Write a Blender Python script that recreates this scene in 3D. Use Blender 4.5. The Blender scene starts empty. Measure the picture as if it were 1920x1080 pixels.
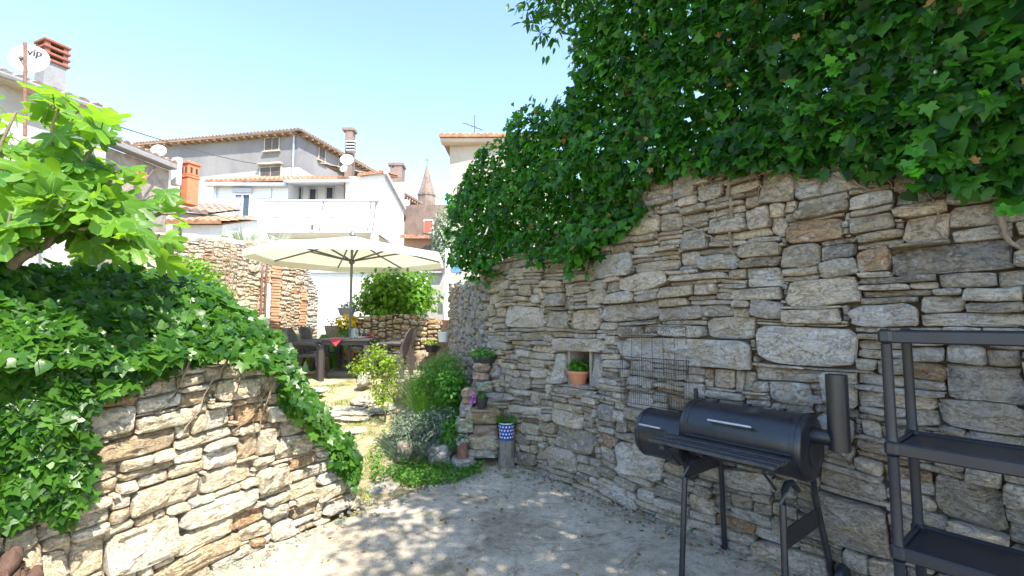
import bpy, math, random
import numpy as np
from mathutils import Vector, Matrix, noise as mnoise

random.seed(7)
rng = np.random.default_rng(7)
D = bpy.data
SC = bpy.context.scene
COL = SC.collection
rad = math.radians
PI = math.pi

# ------------------------------------------------------------------ camera, world, sun, exposure
F_PX, PITCH, EYE = 870.0, rad(4.3), 1.5
cam_d = D.cameras.new('camera')
cam_d.sensor_width = 36.0
cam_d.lens = F_PX / 1920.0 * 36.0
cam_d.clip_start, cam_d.clip_end = 0.05, 2000
cam = D.objects.new('camera', cam_d)
COL.objects.link(cam)
cam.location = (0, 0, EYE)
cam.rotation_euler = (PI / 2 + PITCH, 0, 0)
SC.camera = cam

SUN_AZ = Vector((0.58, -0.81)).normalized()
SUN_EL = rad(55)
world = D.worlds.new('World')
SC.world = world
world.use_nodes = True
wn = world.node_tree
sky = wn.nodes.new('ShaderNodeTexSky')
sky.sky_type = 'NISHITA'
sky.sun_disc = False
sky.sun_elevation = SUN_EL
sky.sun_rotation = math.atan2(SUN_AZ.x, SUN_AZ.y)
sky.air_density, sky.dust_density, sky.ozone_density = 1.0, 0.45, 1.7
wn.links.new(sky.outputs[0], wn.nodes['Background'].inputs[0])
wn.nodes['Background'].inputs[1].default_value = 0.15
sun_d = D.lights.new('sun', 'SUN')
sun_d.energy = 3.5
sun_d.angle = rad(0.55)
sun_d.color = (1.0, 0.93, 0.82)
sun = D.objects.new('sun', sun_d)
COL.objects.link(sun)
sd = Vector((SUN_AZ.x * math.cos(SUN_EL), SUN_AZ.y * math.cos(SUN_EL), math.sin(SUN_EL)))
sun.rotation_euler = sd.to_track_quat('Z', 'Y').to_euler()
sun.location = sd * 30
vs = SC.view_settings
vs.view_transform = 'Standard'
vs.look = 'None'
vs.gamma = 1
vs.exposure = 1.84
vs.use_curve_mapping = False
SC.cycles.max_bounces = 8
SC.cycles.diffuse_bounces = 4
SC.cycles.transmission_bounces = 6
SC.cycles.transparent_max_bounces = 8

# ------------------------------------------------------------------ photograph <-> place
cp, sp = math.cos(PITCH), math.sin(PITCH)
def ray(u, v):
    xc, yc = (u - 960) / F_PX, (540 - v) / F_PX
    return Vector((xc, cp - yc * sp, sp + yc * cp))
def at(u, v, Y):
    d = ray(u, v)
    d = d * (Y / d.y)
    return Vector((d.x, d.y, EYE + d.z))
def ground(u, v, z=0.0):
    d = ray(u, v)
    k = (z - EYE) / d.z
    return Vector((d.x * k, d.y * k, z))
def hit(u, v, p, n):
    d = ray(u, v)
    k = (Vector(p) - Vector((0, 0, EYE))).dot(n) / d.dot(n)
    return Vector((0, 0, EYE)) + d * k
def proj(p):
    x, y, z = p[0], p[1], p[2] - EYE
    f = y * cp + z * sp
    if f < 0.05: return (-9999, -9999)
    return (960 + F_PX * x / f, 540 - F_PX * (z * cp - y * sp) / f)
def inpoly(u, v, P):
    r = False
    j = len(P) - 1
    for i in range(len(P)):
        a, b = P[i], P[j]
        if (a[1] > v) != (b[1] > v) and u < (b[0] - a[0]) * (v - a[1]) / (b[1] - a[1]) + a[0]:
            r = not r
        j = i
    return r
def smooth(a, b, x):
    t = max(0.0, min(1.0, (x - a) / (b - a)))
    return t * t * (3 - 2 * t)
def lerp_table(T, x):
    if x <= T[0][0]: return T[0][1]
    for (x0, y0), (x1, y1) in zip(T, T[1:]):
        if x <= x1: return y0 + (y1 - y0) * (x - x0) / (x1 - x0)
    return T[-1][1]
def U(a, b): return random.uniform(a, b)

# ------------------------------------------------------------------ materials
def mat(name):
    m = D.materials.new(name)
    m.use_nodes = True
    nt = m.node_tree
    return m, nt, nt.nodes['Principled BSDF']
def N(nt, t, **kw):
    n = nt.nodes.new(t)
    for k, v in kw.items():
        if hasattr(n, k): setattr(n, k, v)
        else: n.inputs[k.replace('_', ' ')].default_value = v
    return n
def L(nt, a, b): nt.links.new(a, b)
def pos(nt): return N(nt, 'ShaderNodeNewGeometry').outputs['Position']
def noise(nt, scale, detail=5, rough=0.6, vec=None, stretch=None, dist=0.0):
    n = N(nt, 'ShaderNodeTexNoise')
    n.inputs['Scale'].default_value = scale
    n.inputs['Detail'].default_value = detail
    n.inputs['Roughness'].default_value = rough
    n.inputs['Distortion'].default_value = dist
    v = vec or pos(nt)
    if stretch:
        mp = N(nt, 'ShaderNodeMapping')
        mp.inputs['Scale'].default_value = stretch
        L(nt, v, mp.inputs['Vector'])
        v = mp.outputs[0]
    L(nt, v, n.inputs['Vector'])
    return n.outputs['Fac']
def ramp(nt, fac, stops):
    r = N(nt, 'ShaderNodeValToRGB')
    els = r.color_ramp.elements
    while len(els) > 1: els.remove(els[-1])
    for i, (p, c) in enumerate(stops):
        e = els[0] if i == 0 else els.new(p)
        e.position = p
        c = c if isinstance(c, (tuple, list)) else (c, c, c)
        e.color = (*c[:3], 1)
    L(nt, fac, r.inputs[0])
    return r.outputs[0]
def mixc(nt, fac, a, b, mode='MIX'):
    m = N(nt, 'ShaderNodeMix', data_type='RGBA', blend_type=mode)
    for i, v in ((0, fac), (6, a), (7, b)):
        s = m.inputs[i]
        if hasattr(v, 'is_linked'): L(nt, v, s)
        elif isinstance(v, (int, float)): s.default_value = v
        else: s.default_value = (*v[:3], 1)
    return m.outputs[2]
def bump(nt, bsdf, h, strength=0.5, dist=0.02):
    b = N(nt, 'ShaderNodeBump')
    b.inputs['Strength'].default_value = strength
    b.inputs['Distance'].default_value = dist
    L(nt, h, b.inputs['Height'])
    L(nt, b.outputs[0], bsdf.inputs['Normal'])
def addm(nt, a, b, op='ADD'):
    m = N(nt, 'ShaderNodeMath', operation=op)
    for i, v in enumerate((a, b)):
        if hasattr(v, 'is_linked'): L(nt, v, m.inputs[i])
        else: m.inputs[i].default_value = v
    return m.outputs[0]

def simple(name, col, rough=0.6, metal=0.0, var=0.15, scale=30, bmp=0.0, spec=0.5):
    m, nt, b = mat(name)
    n = noise(nt, scale)
    c = ramp(nt, n, [(0.25, tuple(x * (1 - var) for x in col)), (0.75, tuple(min(1, x * (1 + var)) for x in col))])
    L(nt, c, b.inputs['Base Color'])
    b.inputs['Roughness'].default_value = rough
    b.inputs['Metallic'].default_value = metal
    b.inputs['Specular IOR Level'].default_value = spec
    if bmp: bump(nt, b, n, bmp, 0.01)
    return m

def stone_mat(name, stain, lichen, k=1.0):
    """stone whose own colour comes from the per-stone 'tone' attribute"""
    m, nt, b = mat(name)
    t = N(nt, 'ShaderNodeAttribute', attribute_name='tone').outputs['Color']
    big = noise(nt, 7 * k, 4, 0.6, dist=0.4)
    fine = noise(nt, 55 * k, 6, 0.7)
    grain = noise(nt, 260 * k, 3, 0.7)
    c = mixc(nt, ramp(nt, big, [(0.42, 0.0), (0.7, 0.75)]), t, stain)
    c = mixc(nt, ramp(nt, noise(nt, 17 * k, 5, 0.65, dist=0.6), [(0.56, 0.0), (0.66, 0.7)]), c, lichen)
    c = mixc(nt, 0.85, c, ramp(nt, fine, [(0.25, 0.42), (0.48, 0.94), (0.75, 1.18)]), 'MULTIPLY')
    c = mixc(nt, 0.5, c, ramp(nt, grain, [(0.3, 0.7), (0.7, 1.2)]), 'MULTIPLY')
    crack = ramp(nt, noise(nt, 9 * k, 6, 0.65, stretch=(1, 1, 2.6), dist=1.2), [(0.475, 1.0), (0.497, 0.38), (0.52, 1.0)])
    c = mixc(nt, 0.55, c, crack, 'MULTIPLY')
    L(nt, c, b.inputs['Base Color'])
    b.inputs['Roughness'].default_value = 0.92
    b.inputs['Specular IOR Level'].default_value = 0.2
    h = addm(nt, addm(nt, fine, addm(nt, big, 1.4, 'MULTIPLY')), addm(nt, grain, 0.25, 'MULTIPLY'))
    h = addm(nt, h, addm(nt, crack, 0.5, 'MULTIPLY'))
    bump(nt, b, h, 0.85, 0.034 / k)
    return m

M = {}
M['stone_grey'] = stone_mat('grey_field_stone', (0.46, 0.365, 0.235), (0.64, 0.62, 0.585))
M['stone_warm'] = stone_mat('warm_limestone', (0.64, 0.49, 0.29), (0.78, 0.72, 0.59))
M['stone_far'] = stone_mat('sandy_wall_stone', (0.50, 0.33, 0.17), (0.62, 0.56, 0.45), 0.5)
M['mortar'] = simple('dark_joint_soil', (0.20, 0.155, 0.105), 0.95, var=0.35, scale=25, bmp=0.6)
M['mortar_far'] = simple('sandy_mortar', (0.50, 0.40, 0.27), 0.95, var=0.25, scale=12, bmp=0.6)

def leaf_mat(name, dark, light, trans, rough=0.38, tfac=0.4, vein=None, spec=0.35):
    m, nt, b = mat(name)
    at_ = N(nt, 'ShaderNodeAttribute', attribute_name='tone')
    sep = N(nt, 'ShaderNodeSeparateColor')
    L(nt, at_.outputs['Color'], sep.inputs[0])
    c = mixc(nt, sep.outputs[0], dark, light)
    tc = mixc(nt, sep.outputs[0], tuple(x * 0.7 for x in trans), trans)
    if vein:
        va = N(nt, 'ShaderNodeAttribute', attribute_name='vein').outputs['Fac']
        vf = ramp(nt, va, [(0.84, 0.0), (0.93, 1.0)])
        c = mixc(nt, vf, c, vein)
    c = mixc(nt, 0.4, c, ramp(nt, noise(nt, 60, 3), [(0.3, 0.75), (0.7, 1.25)]), 'MULTIPLY')
    L(nt, c, b.inputs['Base Color'])
    b.inputs['Roughness'].default_value = rough
    b.inputs['Specular IOR Level'].default_value = spec
    tr = N(nt, 'ShaderNodeBsdfTranslucent')
    L(nt, tc, tr.inputs['Color'])
    ms = N(nt, 'ShaderNodeMixShader')
    ms.inputs[0].default_value = tfac
    L(nt, b.outputs[0], ms.inputs[1])
    L(nt, tr.outputs[0], ms.inputs[2])
    L(nt, ms.outputs[0], nt.nodes['Material Output'].inputs['Surface'])
    return m
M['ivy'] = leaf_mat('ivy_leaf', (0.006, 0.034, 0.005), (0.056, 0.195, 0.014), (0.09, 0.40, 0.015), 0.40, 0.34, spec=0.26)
M['ivy_sun'] = leaf_mat('sunlit_ivy_leaf', (0.015, 0.062, 0.010), (0.080, 0.195, 0.020), (0.15, 0.40, 0.02), 0.36, 0.36, spec=0.35)  # brighter copy of the ivy leaf; the sunlight is put into its colour
M['young'] = leaf_mat('pale_young_leaf', (0.03, 0.16, 0.01), (0.08, 0.30, 0.015), (0.15, 0.5, 0.02), 0.4, 0.4)
M['fig'] = leaf_mat('fig_leaf', (0.035, 0.13, 0.014), (0.15, 0.31, 0.025), (0.34, 0.62, 0.03), 0.40, 0.45, vein=(0.22, 0.33, 0.10))
M['tree_leaf'] = leaf_mat('glossy_tree_leaf', (0.008, 0.042, 0.007), (0.030, 0.105, 0.010), (0.06, 0.26, 0.012), 0.40, 0.32, spec=0.22)
M['bush'] = leaf_mat('laurel_leaf', (0.045, 0.14, 0.010), (0.14, 0.29, 0.018), (0.30, 0.55, 0.02), 0.4, 0.38)
M['shrub'] = leaf_mat('lime_shrub_leaf', (0.13, 0.25, 0.02), (0.26, 0.38, 0.03), (0.45, 0.60, 0.04), 0.5, 0.45)
M['herb'] = leaf_mat('herb_blade', (0.09, 0.23, 0.03), (0.22, 0.42, 0.06), (0.28, 0.58, 0.05), 0.5, 0.38)
M['lavender'] = leaf_mat('lavender_blade', (0.085, 0.125, 0.085), (0.20, 0.26, 0.18), (0.16, 0.26, 0.12), 0.7, 0.25)
M['cover'] = leaf_mat('ground_cover_leaf', (0.045, 0.16, 0.015), (0.10, 0.27, 0.025), (0.20, 0.50, 0.03), 0.5, 0.35)
M['grass'] = leaf_mat('grass_blade', (0.12, 0.24, 0.03), (0.36, 0.38, 0.13), (0.35, 0.45, 0.08), 0.6, 0.3)
M['olive'] = leaf_mat('olive_leaf', (0.20, 0.26, 0.17), (0.38, 0.42, 0.32), (0.30, 0.38, 0.2), 0.6, 0.3)
M['dry'] = leaf_mat('dry_stalk', (0.28, 0.20, 0.12), (0.42, 0.34, 0.22), (0.3, 0.2, 0.1), 0.8, 0.2)
M['dead'] = leaf_mat('dead_leaf', (0.16, 0.09, 0.03), (0.30, 0.20, 0.06), (0.3, 0.15, 0.03), 0.7, 0.25)
M['yellow'] = leaf_mat('yellow_petal', (0.75, 0.48, 0.01), (0.85, 0.65, 0.03), (0.8, 0.6, 0.02), 0.6, 0.3)
M['red_petal'] = leaf_mat('red_petal', (0.6, 0.05, 0.02), (0.8, 0.12, 0.04), (0.6, 0.1, 0.03), 0.6, 0.3)
M['purple'] = leaf_mat('purple_petal', (0.35, 0.08, 0.45), (0.5, 0.2, 0.6), (0.4, 0.1, 0.5), 0.6, 0.3)

def bark(name, a, b_):
    m, nt, b = mat(name)
    n = noise(nt, 25, 6, 0.7, stretch=(1, 1, 0.25))
    L(nt, ramp(nt, n, [(0.3, a), (0.7, b_)]), b.inputs['Base Color'])
    b.inputs['Roughness'].default_value = 0.9
    bump(nt, b, n, 0.8, 0.02)
    return m
M['bark'] = bark('tree_bark', (0.07, 0.055, 0.04), (0.18, 0.15, 0.11))
M['vine'] = bark('vine_wood', (0.14, 0.10, 0.065), (0.30, 0.24, 0.17))
M['figbark'] = bark('fig_bark', (0.16, 0.12, 0.085), (0.32, 0.26, 0.2))
M['log'] = bark('weathered_log', (0.09, 0.075, 0.06), (0.28, 0.25, 0.215))
M['log_dark'] = bark('dark_driftwood', (0.055, 0.028, 0.02), (0.15, 0.085, 0.06))

# concrete patio
def concrete():
    m, nt, b = mat('worn_concrete')
    p = pos(nt)
    n1 = noise(nt, 1.6, 6, 0.62, p, dist=0.5)
    n2 = noise(nt, 14, 6, 0.7, p)
    n3 = noise(nt, 95, 5, 0.8, p)
    c = ramp(nt, n1, [(0.3, (0.30, 0.255, 0.185)), (0.5, (0.47, 0.41, 0.315)), (0.68, (0.57, 0.51, 0.405))])
    c = mixc(nt, ramp(nt, noise(nt, 3.3, 5, 0.7, p, dist=0.8), [(0.52, 0.0), (0.66, 0.8)]), c, (0.27, 0.235, 0.145))
    c = mixc(nt, 0.8, c, ramp(nt, n2, [(0.3, 0.62), (0.6, 1.1)]), 'MULTIPLY')
    c = mixc(nt, 0.75, c, ramp(nt, n3, [(0.36, 0.42), (0.47, 0.93), (0.66, 1.25)]), 'MULTIPLY')
    ck = ramp(nt, noise(nt, 1.1, 5, 0.6, p, dist=1.0), [(0.490, 1.0), (0.4985, 0.35), (0.507, 1.0)])
    c = mixc(nt, 0.6, c, ck, 'MULTIPLY')
    L(nt, c, b.inputs['Base Color'])
    b.inputs['Roughness'].default_value = 0.93
    b.inputs['Specular IOR Level'].default_value = 0.2
    h = addm(nt, addm(nt, n2, 1.2, 'MULTIPLY'), addm(nt, n3, 0.5, 'MULTIPLY'))
    bump(nt, b, h, 0.7, 0.015)
    return m
M['concrete'] = concrete()
def earth():
    m, nt, b = mat('dry_earth_with_moss')
    p = pos(nt)
    n1 = noise(nt, 2.2, 6, 0.65, p, dist=0.6)
    n2 = noise(nt, 40, 6, 0.75, p)
    c = ramp(nt, n1, [(0.36, (0.19, 0.20, 0.06)), (0.47, (0.36, 0.30, 0.17)), (0.62, (0.52, 0.45, 0.32))])
    c = mixc(nt, 0.85, c, ramp(nt, n2, [(0.3, 0.55), (0.65, 1.2)]), 'MULTIPLY')
    L(nt, c, b.inputs['Base Color'])
    b.inputs['Roughness'].default_value = 0.95
    b.inputs['Specular IOR Level'].default_value = 0.1
    bump(nt, b, n2, 0.8, 0.03)
    return m
M['earth'] = earth()

def plaster(name, base, dirt, scale=0.6, amt=0.5, bmp=0.3):
    m, nt, b = mat(name)
    p = pos(nt)
    n1 = noise(nt, scale, 6, 0.65, p, stretch=(1, 1, 0.6), dist=0.5)
    n2 = noise(nt, 9, 6, 0.7, p)
    c = mixc(nt, ramp(nt, n1, [(0.42, 0.0), (0.62, amt)]), base, dirt)
    c = mixc(nt, 0.35, c, ramp(nt, n2, [(0.3, 0.7), (0.65, 1.1)]), 'MULTIPLY')
    L(nt, c, b.inputs['Base Color'])
    b.inputs['Roughness'].default_value = 0.9
    bump(nt, b, n2, bmp, 0.03)
    return m
M['plaster_white'] = plaster('white_plaster', (0.74, 0.74, 0.73), (0.60, 0.59, 0.565), 0.5, 0.5, 0.15)
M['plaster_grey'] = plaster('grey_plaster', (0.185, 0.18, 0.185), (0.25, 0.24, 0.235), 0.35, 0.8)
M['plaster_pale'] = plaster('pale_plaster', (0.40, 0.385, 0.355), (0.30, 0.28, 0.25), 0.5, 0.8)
M['plaster_cream'] = plaster('cream_plaster', (0.43, 0.375, 0.31), (0.36, 0.31, 0.25), 0.4, 0.6)
M['plaster_orange'] = plaster('ochre_plaster', (0.36, 0.215, 0.145), (0.30, 0.185, 0.13), 0.8, 0.7)
M['rubble'] = plaster('rubble_masonry', (0.34, 0.30, 0.255), (0.19, 0.16, 0.135), 2.2, 0.9, 0.9)
M['rubble_pink'] = plaster('weathered_pink_masonry', (0.235, 0.175, 0.145), (0.15, 0.11, 0.09), 1.6, 0.9, 0.8)
M['concrete_grey'] = plaster('grey_render', (0.27, 0.275, 0.285), (0.19, 0.19, 0.195), 1.2, 0.7, 0.4)

def tile_mat(name, a, b_, c_):
    m, nt, b = mat(name)
    n = noise(nt, 4.5, 5, 0.75)
    L(nt, ramp(nt, n, [(0.33, a), (0.5, b_), (0.66, c_)]), b.inputs['Base Color'])
    b.inputs['Roughness'].default_value = 0.9
    bump(nt, b, noise(nt, 25), 0.4, 0.02)
    return m
M['tile'] = tile_mat('terracotta_tile', (0.27, 0.12, 0.07), (0.42, 0.21, 0.125), (0.52, 0.35, 0.25))
M['tile_old'] = tile_mat('old_roof_tile', (0.19, 0.12, 0.09), (0.29, 0.20, 0.155), (0.38, 0.30, 0.25))
M['brick'] = tile_mat('old_red_brick', (0.38, 0.19, 0.11), (0.47, 0.26, 0.15), (0.55, 0.36, 0.23))
M['louvre'] = simple('brown_brick', (0.24, 0.095, 0.065), 0.85, var=0.25, scale=8)
M['terracotta'] = simple('terracotta_pot', (0.50, 0.20, 0.11), 0.75, var=0.2, scale=18)
M['redbrick'] = simple('bright_terracotta', (0.52, 0.17, 0.08), 0.8, var=0.2, scale=6)
M['rust'] = simple('rusty_iron', (0.20, 0.10, 0.07), 0.8, 0.2, var=0.4, scale=20, bmp=0.2)
M['wood_eave'] = simple('eave_timber', (0.32, 0.21, 0.14), 0.8, var=0.3, scale=4)
M['black_plastic'] = simple('charcoal_plastic', (0.020, 0.023, 0.031), 0.38, var=0.2, scale=8, bmp=0.05)
M['pot_black'] = simple('black_pot_plastic', (0.03, 0.03, 0.032), 0.5)
M['wire'] = simple('dark_wire', (0.09, 0.08, 0.072), 0.5, 0.5, var=0.4)
M['chrome'] = simple('dull_steel', (0.55, 0.56, 0.58), 0.3, 0.9, var=0.1)
M['zinc'] = simple('zinc_gutter', (0.42, 0.45, 0.50), 0.5, 0.3, var=0.2, scale=5)
M['rattan'] = simple('dark_brown_resin', (0.060, 0.050, 0.048), 0.5, var=0.3, scale=60, bmp=0.2)
M['pole'] = simple('bronze_grey_pole', (0.13, 0.13, 0.12), 0.45, 0.3)
M['white_paint'] = simple('white_paint', (0.80, 0.80, 0.80), 0.5, var=0.04)
M['white_dish'] = simple('dish_enamel', (0.78, 0.78, 0.78), 0.4, var=0.05, scale=4)
M['grey_frame'] = simple('grey_window_frame', (0.45, 0.46, 0.48), 0.6, var=0.1)
M['shutter_dark'] = simple('weathered_shutter', (0.10, 0.085, 0.08), 0.8, var=0.3, scale=8)
M['red_shutter'] = simple('red_shutter', (0.62, 0.09, 0.05), 0.6, var=0.12)
M['blue_cloth'] = simple('blue_panel', (0.10, 0.22, 0.50), 0.6)
M['text_grey'] = simple('grey_print', (0.012, 0.013, 0.016), 0.6)
M['red_cloth'] = simple('red_napkin_cloth', (0.42, 0.04, 0.06), 0.85)
M['blue_enamel'] = simple('blue_enamel', (0.025, 0.075, 0.33), 0.3, var=0.2)
M['curtain'] = simple('lilac_curtain', (0.30, 0.30, 0.50), 0.8)
M['soil'] = simple('potting_soil', (0.06, 0.045, 0.035), 0.95, bmp=0.5)
M['opening_shade'] = simple('dark_opening', (0.03, 0.028, 0.026), 0.9)  # near-black colour painted for the shade inside vents, flues and windows
def smoker_paint():
    m, nt, b = mat('black_heatproof_paint')
    n = noise(nt, 9, 5, 0.7)
    L(nt, ramp(nt, n, [(0.3, (0.011, 0.0125, 0.017)), (0.7, (0.020, 0.0225, 0.029))]), b.inputs['Base Color'])
    L(nt, ramp(nt, n, [(0.3, 0.27), (0.7, 0.42)]), b.inputs['Roughness'])
    b.inputs['Specular IOR Level'].default_value = 0.65
    bump(nt, b, noise(nt, 300, 2), 0.06, 0.003)
    return m
M['smoker'] = smoker_paint()
def plank_mat():
    m, nt, b = mat('charred_plank')
    n = noise(nt, 30, 6, 0.7, stretch=(1, 1, 0.3))
    L(nt, ramp(nt, n, [(0.3, (0.028, 0.028, 0.030)), (0.6, (0.055, 0.055, 0.058)), (0.75, (0.13, 0.125, 0.12))]), b.inputs['Base Color'])
    b.inputs['Roughness'].default_value = 0.5
    bump(nt, b, n, 0.3, 0.005)
    return m
M['plank'] = plank_mat()
def glass_mat(name, col):
    m, nt, b = mat(name)
    b.inputs['Base Color'].default_value = (*col, 1)
    b.inputs['Roughness'].default_value = 0.08
    return m
M['pane'] = glass_mat('window_pane', (0.05, 0.065, 0.085))
def clear_glass():
    m, nt, b = mat('clear_glass')
    b.inputs['Base Color'].default_value = (0.95, 0.97, 0.97, 1)
    b.inputs['Roughness'].default_value = 0.02
    b.inputs['Transmission Weight'].default_value = 0.9
    return m
M['glass'] = clear_glass()
def canopy_mat():
    m, nt, b = mat('cream_canvas')
    b.inputs['Base Color'].default_value = (0.80, 0.785, 0.73, 1)
    b.inputs['Roughness'].default_value = 0.9
    tr = N(nt, 'ShaderNodeBsdfTranslucent')
    tr.inputs['Color'].default_value = (0.92, 0.90, 0.74, 1)
    ms = N(nt, 'ShaderNodeMixShader')
    ms.inputs[0].default_value = 0.5
    L(nt, b.outputs[0], ms.inputs[1]); L(nt, tr.outputs[0], ms.inputs[2])
    L(nt, ms.outputs[0], nt.nodes['Material Output'].inputs['Surface'])
    bump(nt, b, noise(nt, 3, 3), 0.2, 0.03)
    return m
M['canvas'] = canopy_mat()

# ------------------------------------------------------------------ object helpers
def tag(o, label=None, cat=None, group=None, kind=None):
    if label: o['label'] = label
    if cat: o['category'] = cat
    if group: o['group'] = group
    if kind or cat: o['kind'] = kind or 'thing'
    return o
def thing(name, loc, label, cat, group=None):
    o = D.objects.new(name, None)
    o.empty_display_size = 0.1
    COL.objects.link(o)
    o.location = loc
    return tag(o, label, cat, group)
WLOC = {}
def wloc(o):
    p = Vector((0, 0, 0))
    while o:
        p += o.location
        o = o.parent
    return p
class MB:
    def __init__(s): s.v, s.f, s.t = [], [], []
    def add(s, verts, faces, tone=None):
        k = len(s.v)
        s.v += [tuple(p) for p in verts]
        s.f += [tuple(i + k for i in f) for f in faces]
        if tone is not None: s.t += [tone] * len(verts)
        return s
    def box(s, c, size, rz=0.0, ax=None, bev=0.0):
        """bevelled box; c is the centre; ax overrides the three axes"""
        c = Vector(c)
        if ax is None:
            ax = (Vector((math.cos(rz), math.sin(rz), 0)), Vector((-math.sin(rz), math.cos(rz), 0)), Vector((0, 0, 1)))
        h = [x / 2 for x in size]
        if bev <= 0:
            vs_ = [c + ax[0] * (sx * h[0]) + ax[1] * (sy * h[1]) + ax[2] * (sz * h[2]) for sz in (-1, 1) for sy in (-1, 1) for sx in (-1, 1)]
            s.add(vs_, [(0, 2, 3, 1), (4, 5, 7, 6), (0, 1, 5, 4), (2, 6, 7, 3), (0, 4, 6, 2), (1, 3, 7, 5)])
        else:
            b = min(bev, min(h) * 0.9)
            vs_, idx = [], {}
            for sx in (-1, 1):
                for sy in (-1, 1):
                    for sz in (-1, 1):
                        for a in range(3):
                            q = [sx * h[0], sy * h[1], sz * h[2]]
                            for j in range(3):
                                if j != a: q[j] -= (sx, sy, sz)[j] * b
                            idx[(sx, sy, sz, a)] = len(vs_)
                            vs_.append(c + ax[0] * q[0] + ax[1] * q[1] + ax[2] * q[2])
            fs = []
            for a in range(3):
                o1, o2 = [j for j in range(3) if j != a]
                for sg in (-1, 1):
                    f = []
                    for (p, q) in ((-1, -1), (1, -1), (1, 1), (-1, 1)):
                        k = [0, 0, 0]; k[a] = sg; k[o1] = p; k[o2] = q
                        f.append(idx[(*k, a)])
                    fs.append(f)
                for p in (-1, 1):
                    for q in (-1, 1):
                        k0 = [0, 0, 0]; k0[a] = -1; k0[o1] = p; k0[o2] = q
                        k1 = list(k0); k1[a] = 1
                        fs.append((idx[(*k0, o1)], idx[(*k1, o1)], idx[(*k1, o2)], idx[(*k0, o2)]))
            for sx in (-1, 1):
                for sy in (-1, 1):
                    for sz in (-1, 1):
                        fs.append(tuple(idx[(sx, sy, sz, a)] for a in range(3)))
            s.add(vs_, fs)
        return s
    def tube(s, pts, r, n=8, cap=True):
        pts = [Vector(p) for p in pts]
        rs = r if isinstance(r, (list, tuple)) else [r] * len(pts)
        vs_, fs = [], []
        up = Vector((0.13, 0.21, 0.97))
        for i, p in enumerate(pts):
            d = (pts[min(i + 1, len(pts) - 1)] - pts[max(i - 1, 0)])
            if d.length < 1e-9: d = Vector((0, 0, 1))
            d.normalize()
            a = d.cross(up)
            if a.length < 0.1: a = d.cross(Vector((1, 0, 0)))
            a.normalize()
            b = d.cross(a)
            for k in range(n):
                t = 2 * PI * k / n
                vs_.append(p + a * (math.cos(t) * rs[i]) + b * (math.sin(t) * rs[i]))
        for i in range(len(pts) - 1):
            for k in range(n):
                fs.append((i * n + k, i * n + (k + 1) % n, (i + 1) * n + (k + 1) % n, (i + 1) * n + k))
        if cap:
            fs.append(tuple(range(n))[::-1])
            fs.append(tuple(range((len(pts) - 1) * n, len(pts) * n)))
        s.add(vs_, fs)
        return s
    def lathe(s, prof, c, n=20, ax=None, cap=True):
        """prof: list of (radius, height) along the third axis"""
        c = Vector(c)
        ax = ax or (Vector((1, 0, 0)), Vector((0, 1, 0)), Vector((0, 0, 1)))
        vs_, fs = [], []
        for r, h in prof:
            for k in range(n):
                t = 2 * PI * k / n
                vs_.append(c + ax[0] * (r * math.cos(t)) + ax[1] * (r * math.sin(t)) + ax[2] * h)
        for i in range(len(prof) - 1):
            for k in range(n):
                fs.append((i * n + k, i * n + (k + 1) % n, (i + 1) * n + (k + 1) % n, (i + 1) * n + k))
        if cap:
            fs.append(tuple(range(n))[::-1])
            fs.append(tuple(range((len(prof) - 1) * n, len(prof) * n)))
        s.add(vs_, fs)
        return s
    def prism(s, poly, z0, z1):
        n = len(poly)
        vs_ = [(p[0], p[1], z0) for p in poly] + [(p[0], p[1], z1) for p in poly]
        fs = [tuple(range(n))[::-1], tuple(range(n, 2 * n))] + [(i, (i + 1) % n, (i + 1) % n + n, i + n) for i in range(n)]
        return s.add(vs_, fs)
    def hexa(s, a, b):
        """solid between two loops of equal length"""
        n = len(a)
        fs = [tuple(range(n))[::-1], tuple(range(n, 2 * n))] + [(i, (i + 1) % n, (i + 1) % n + n, i + n) for i in range(n)]
        return s.add(list(a) + list(b), fs)
    def mesh(s, name, material, sm=None, off=Vector((0, 0, 0))):
        me = D.meshes.new(name)
        me.from_pydata([(p[0] - off[0], p[1] - off[1], p[2] - off[2]) for p in s.v], [], s.f)
        if material: me.materials.append(material)
        if s.t:
            a = me.attributes.new('tone', 'FLOAT_COLOR', 'POINT')
            a.data.foreach_set('color', np.array([(*t, 1.0) for t in s.t], dtype=np.float32).ravel())
        if sm is not None:
            me.shade_smooth()
            if sm < 180: me.set_sharp_from_angle(angle=rad(sm))
        return me
    def build(s, name, material, parent=None, sm=None, kind=None):
        off = wloc(parent) if parent else Vector((0, 0, 0))
        o = D.objects.new(name, s.mesh(name, material, sm, off))
        COL.objects.link(o)
        if parent: o.parent = parent
        if kind: o['kind'] = kind
        return o
    def solo(s, name, material, loc, label, cat, group=None, sm=None):
        """a thing that is one mesh, its origin at loc"""
        o = D.objects.new(name, s.mesh(name, material, sm, Vector(loc)))
        COL.objects.link(o)
        o.location = loc
        return tag(o, label, cat, group)
def copy_tree(o, parent=None):
    c = o.copy()
    COL.objects.link(c)
    if parent: c.parent = parent
    for ch in list(o.children): copy_tree(ch, c)
    return c

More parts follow.
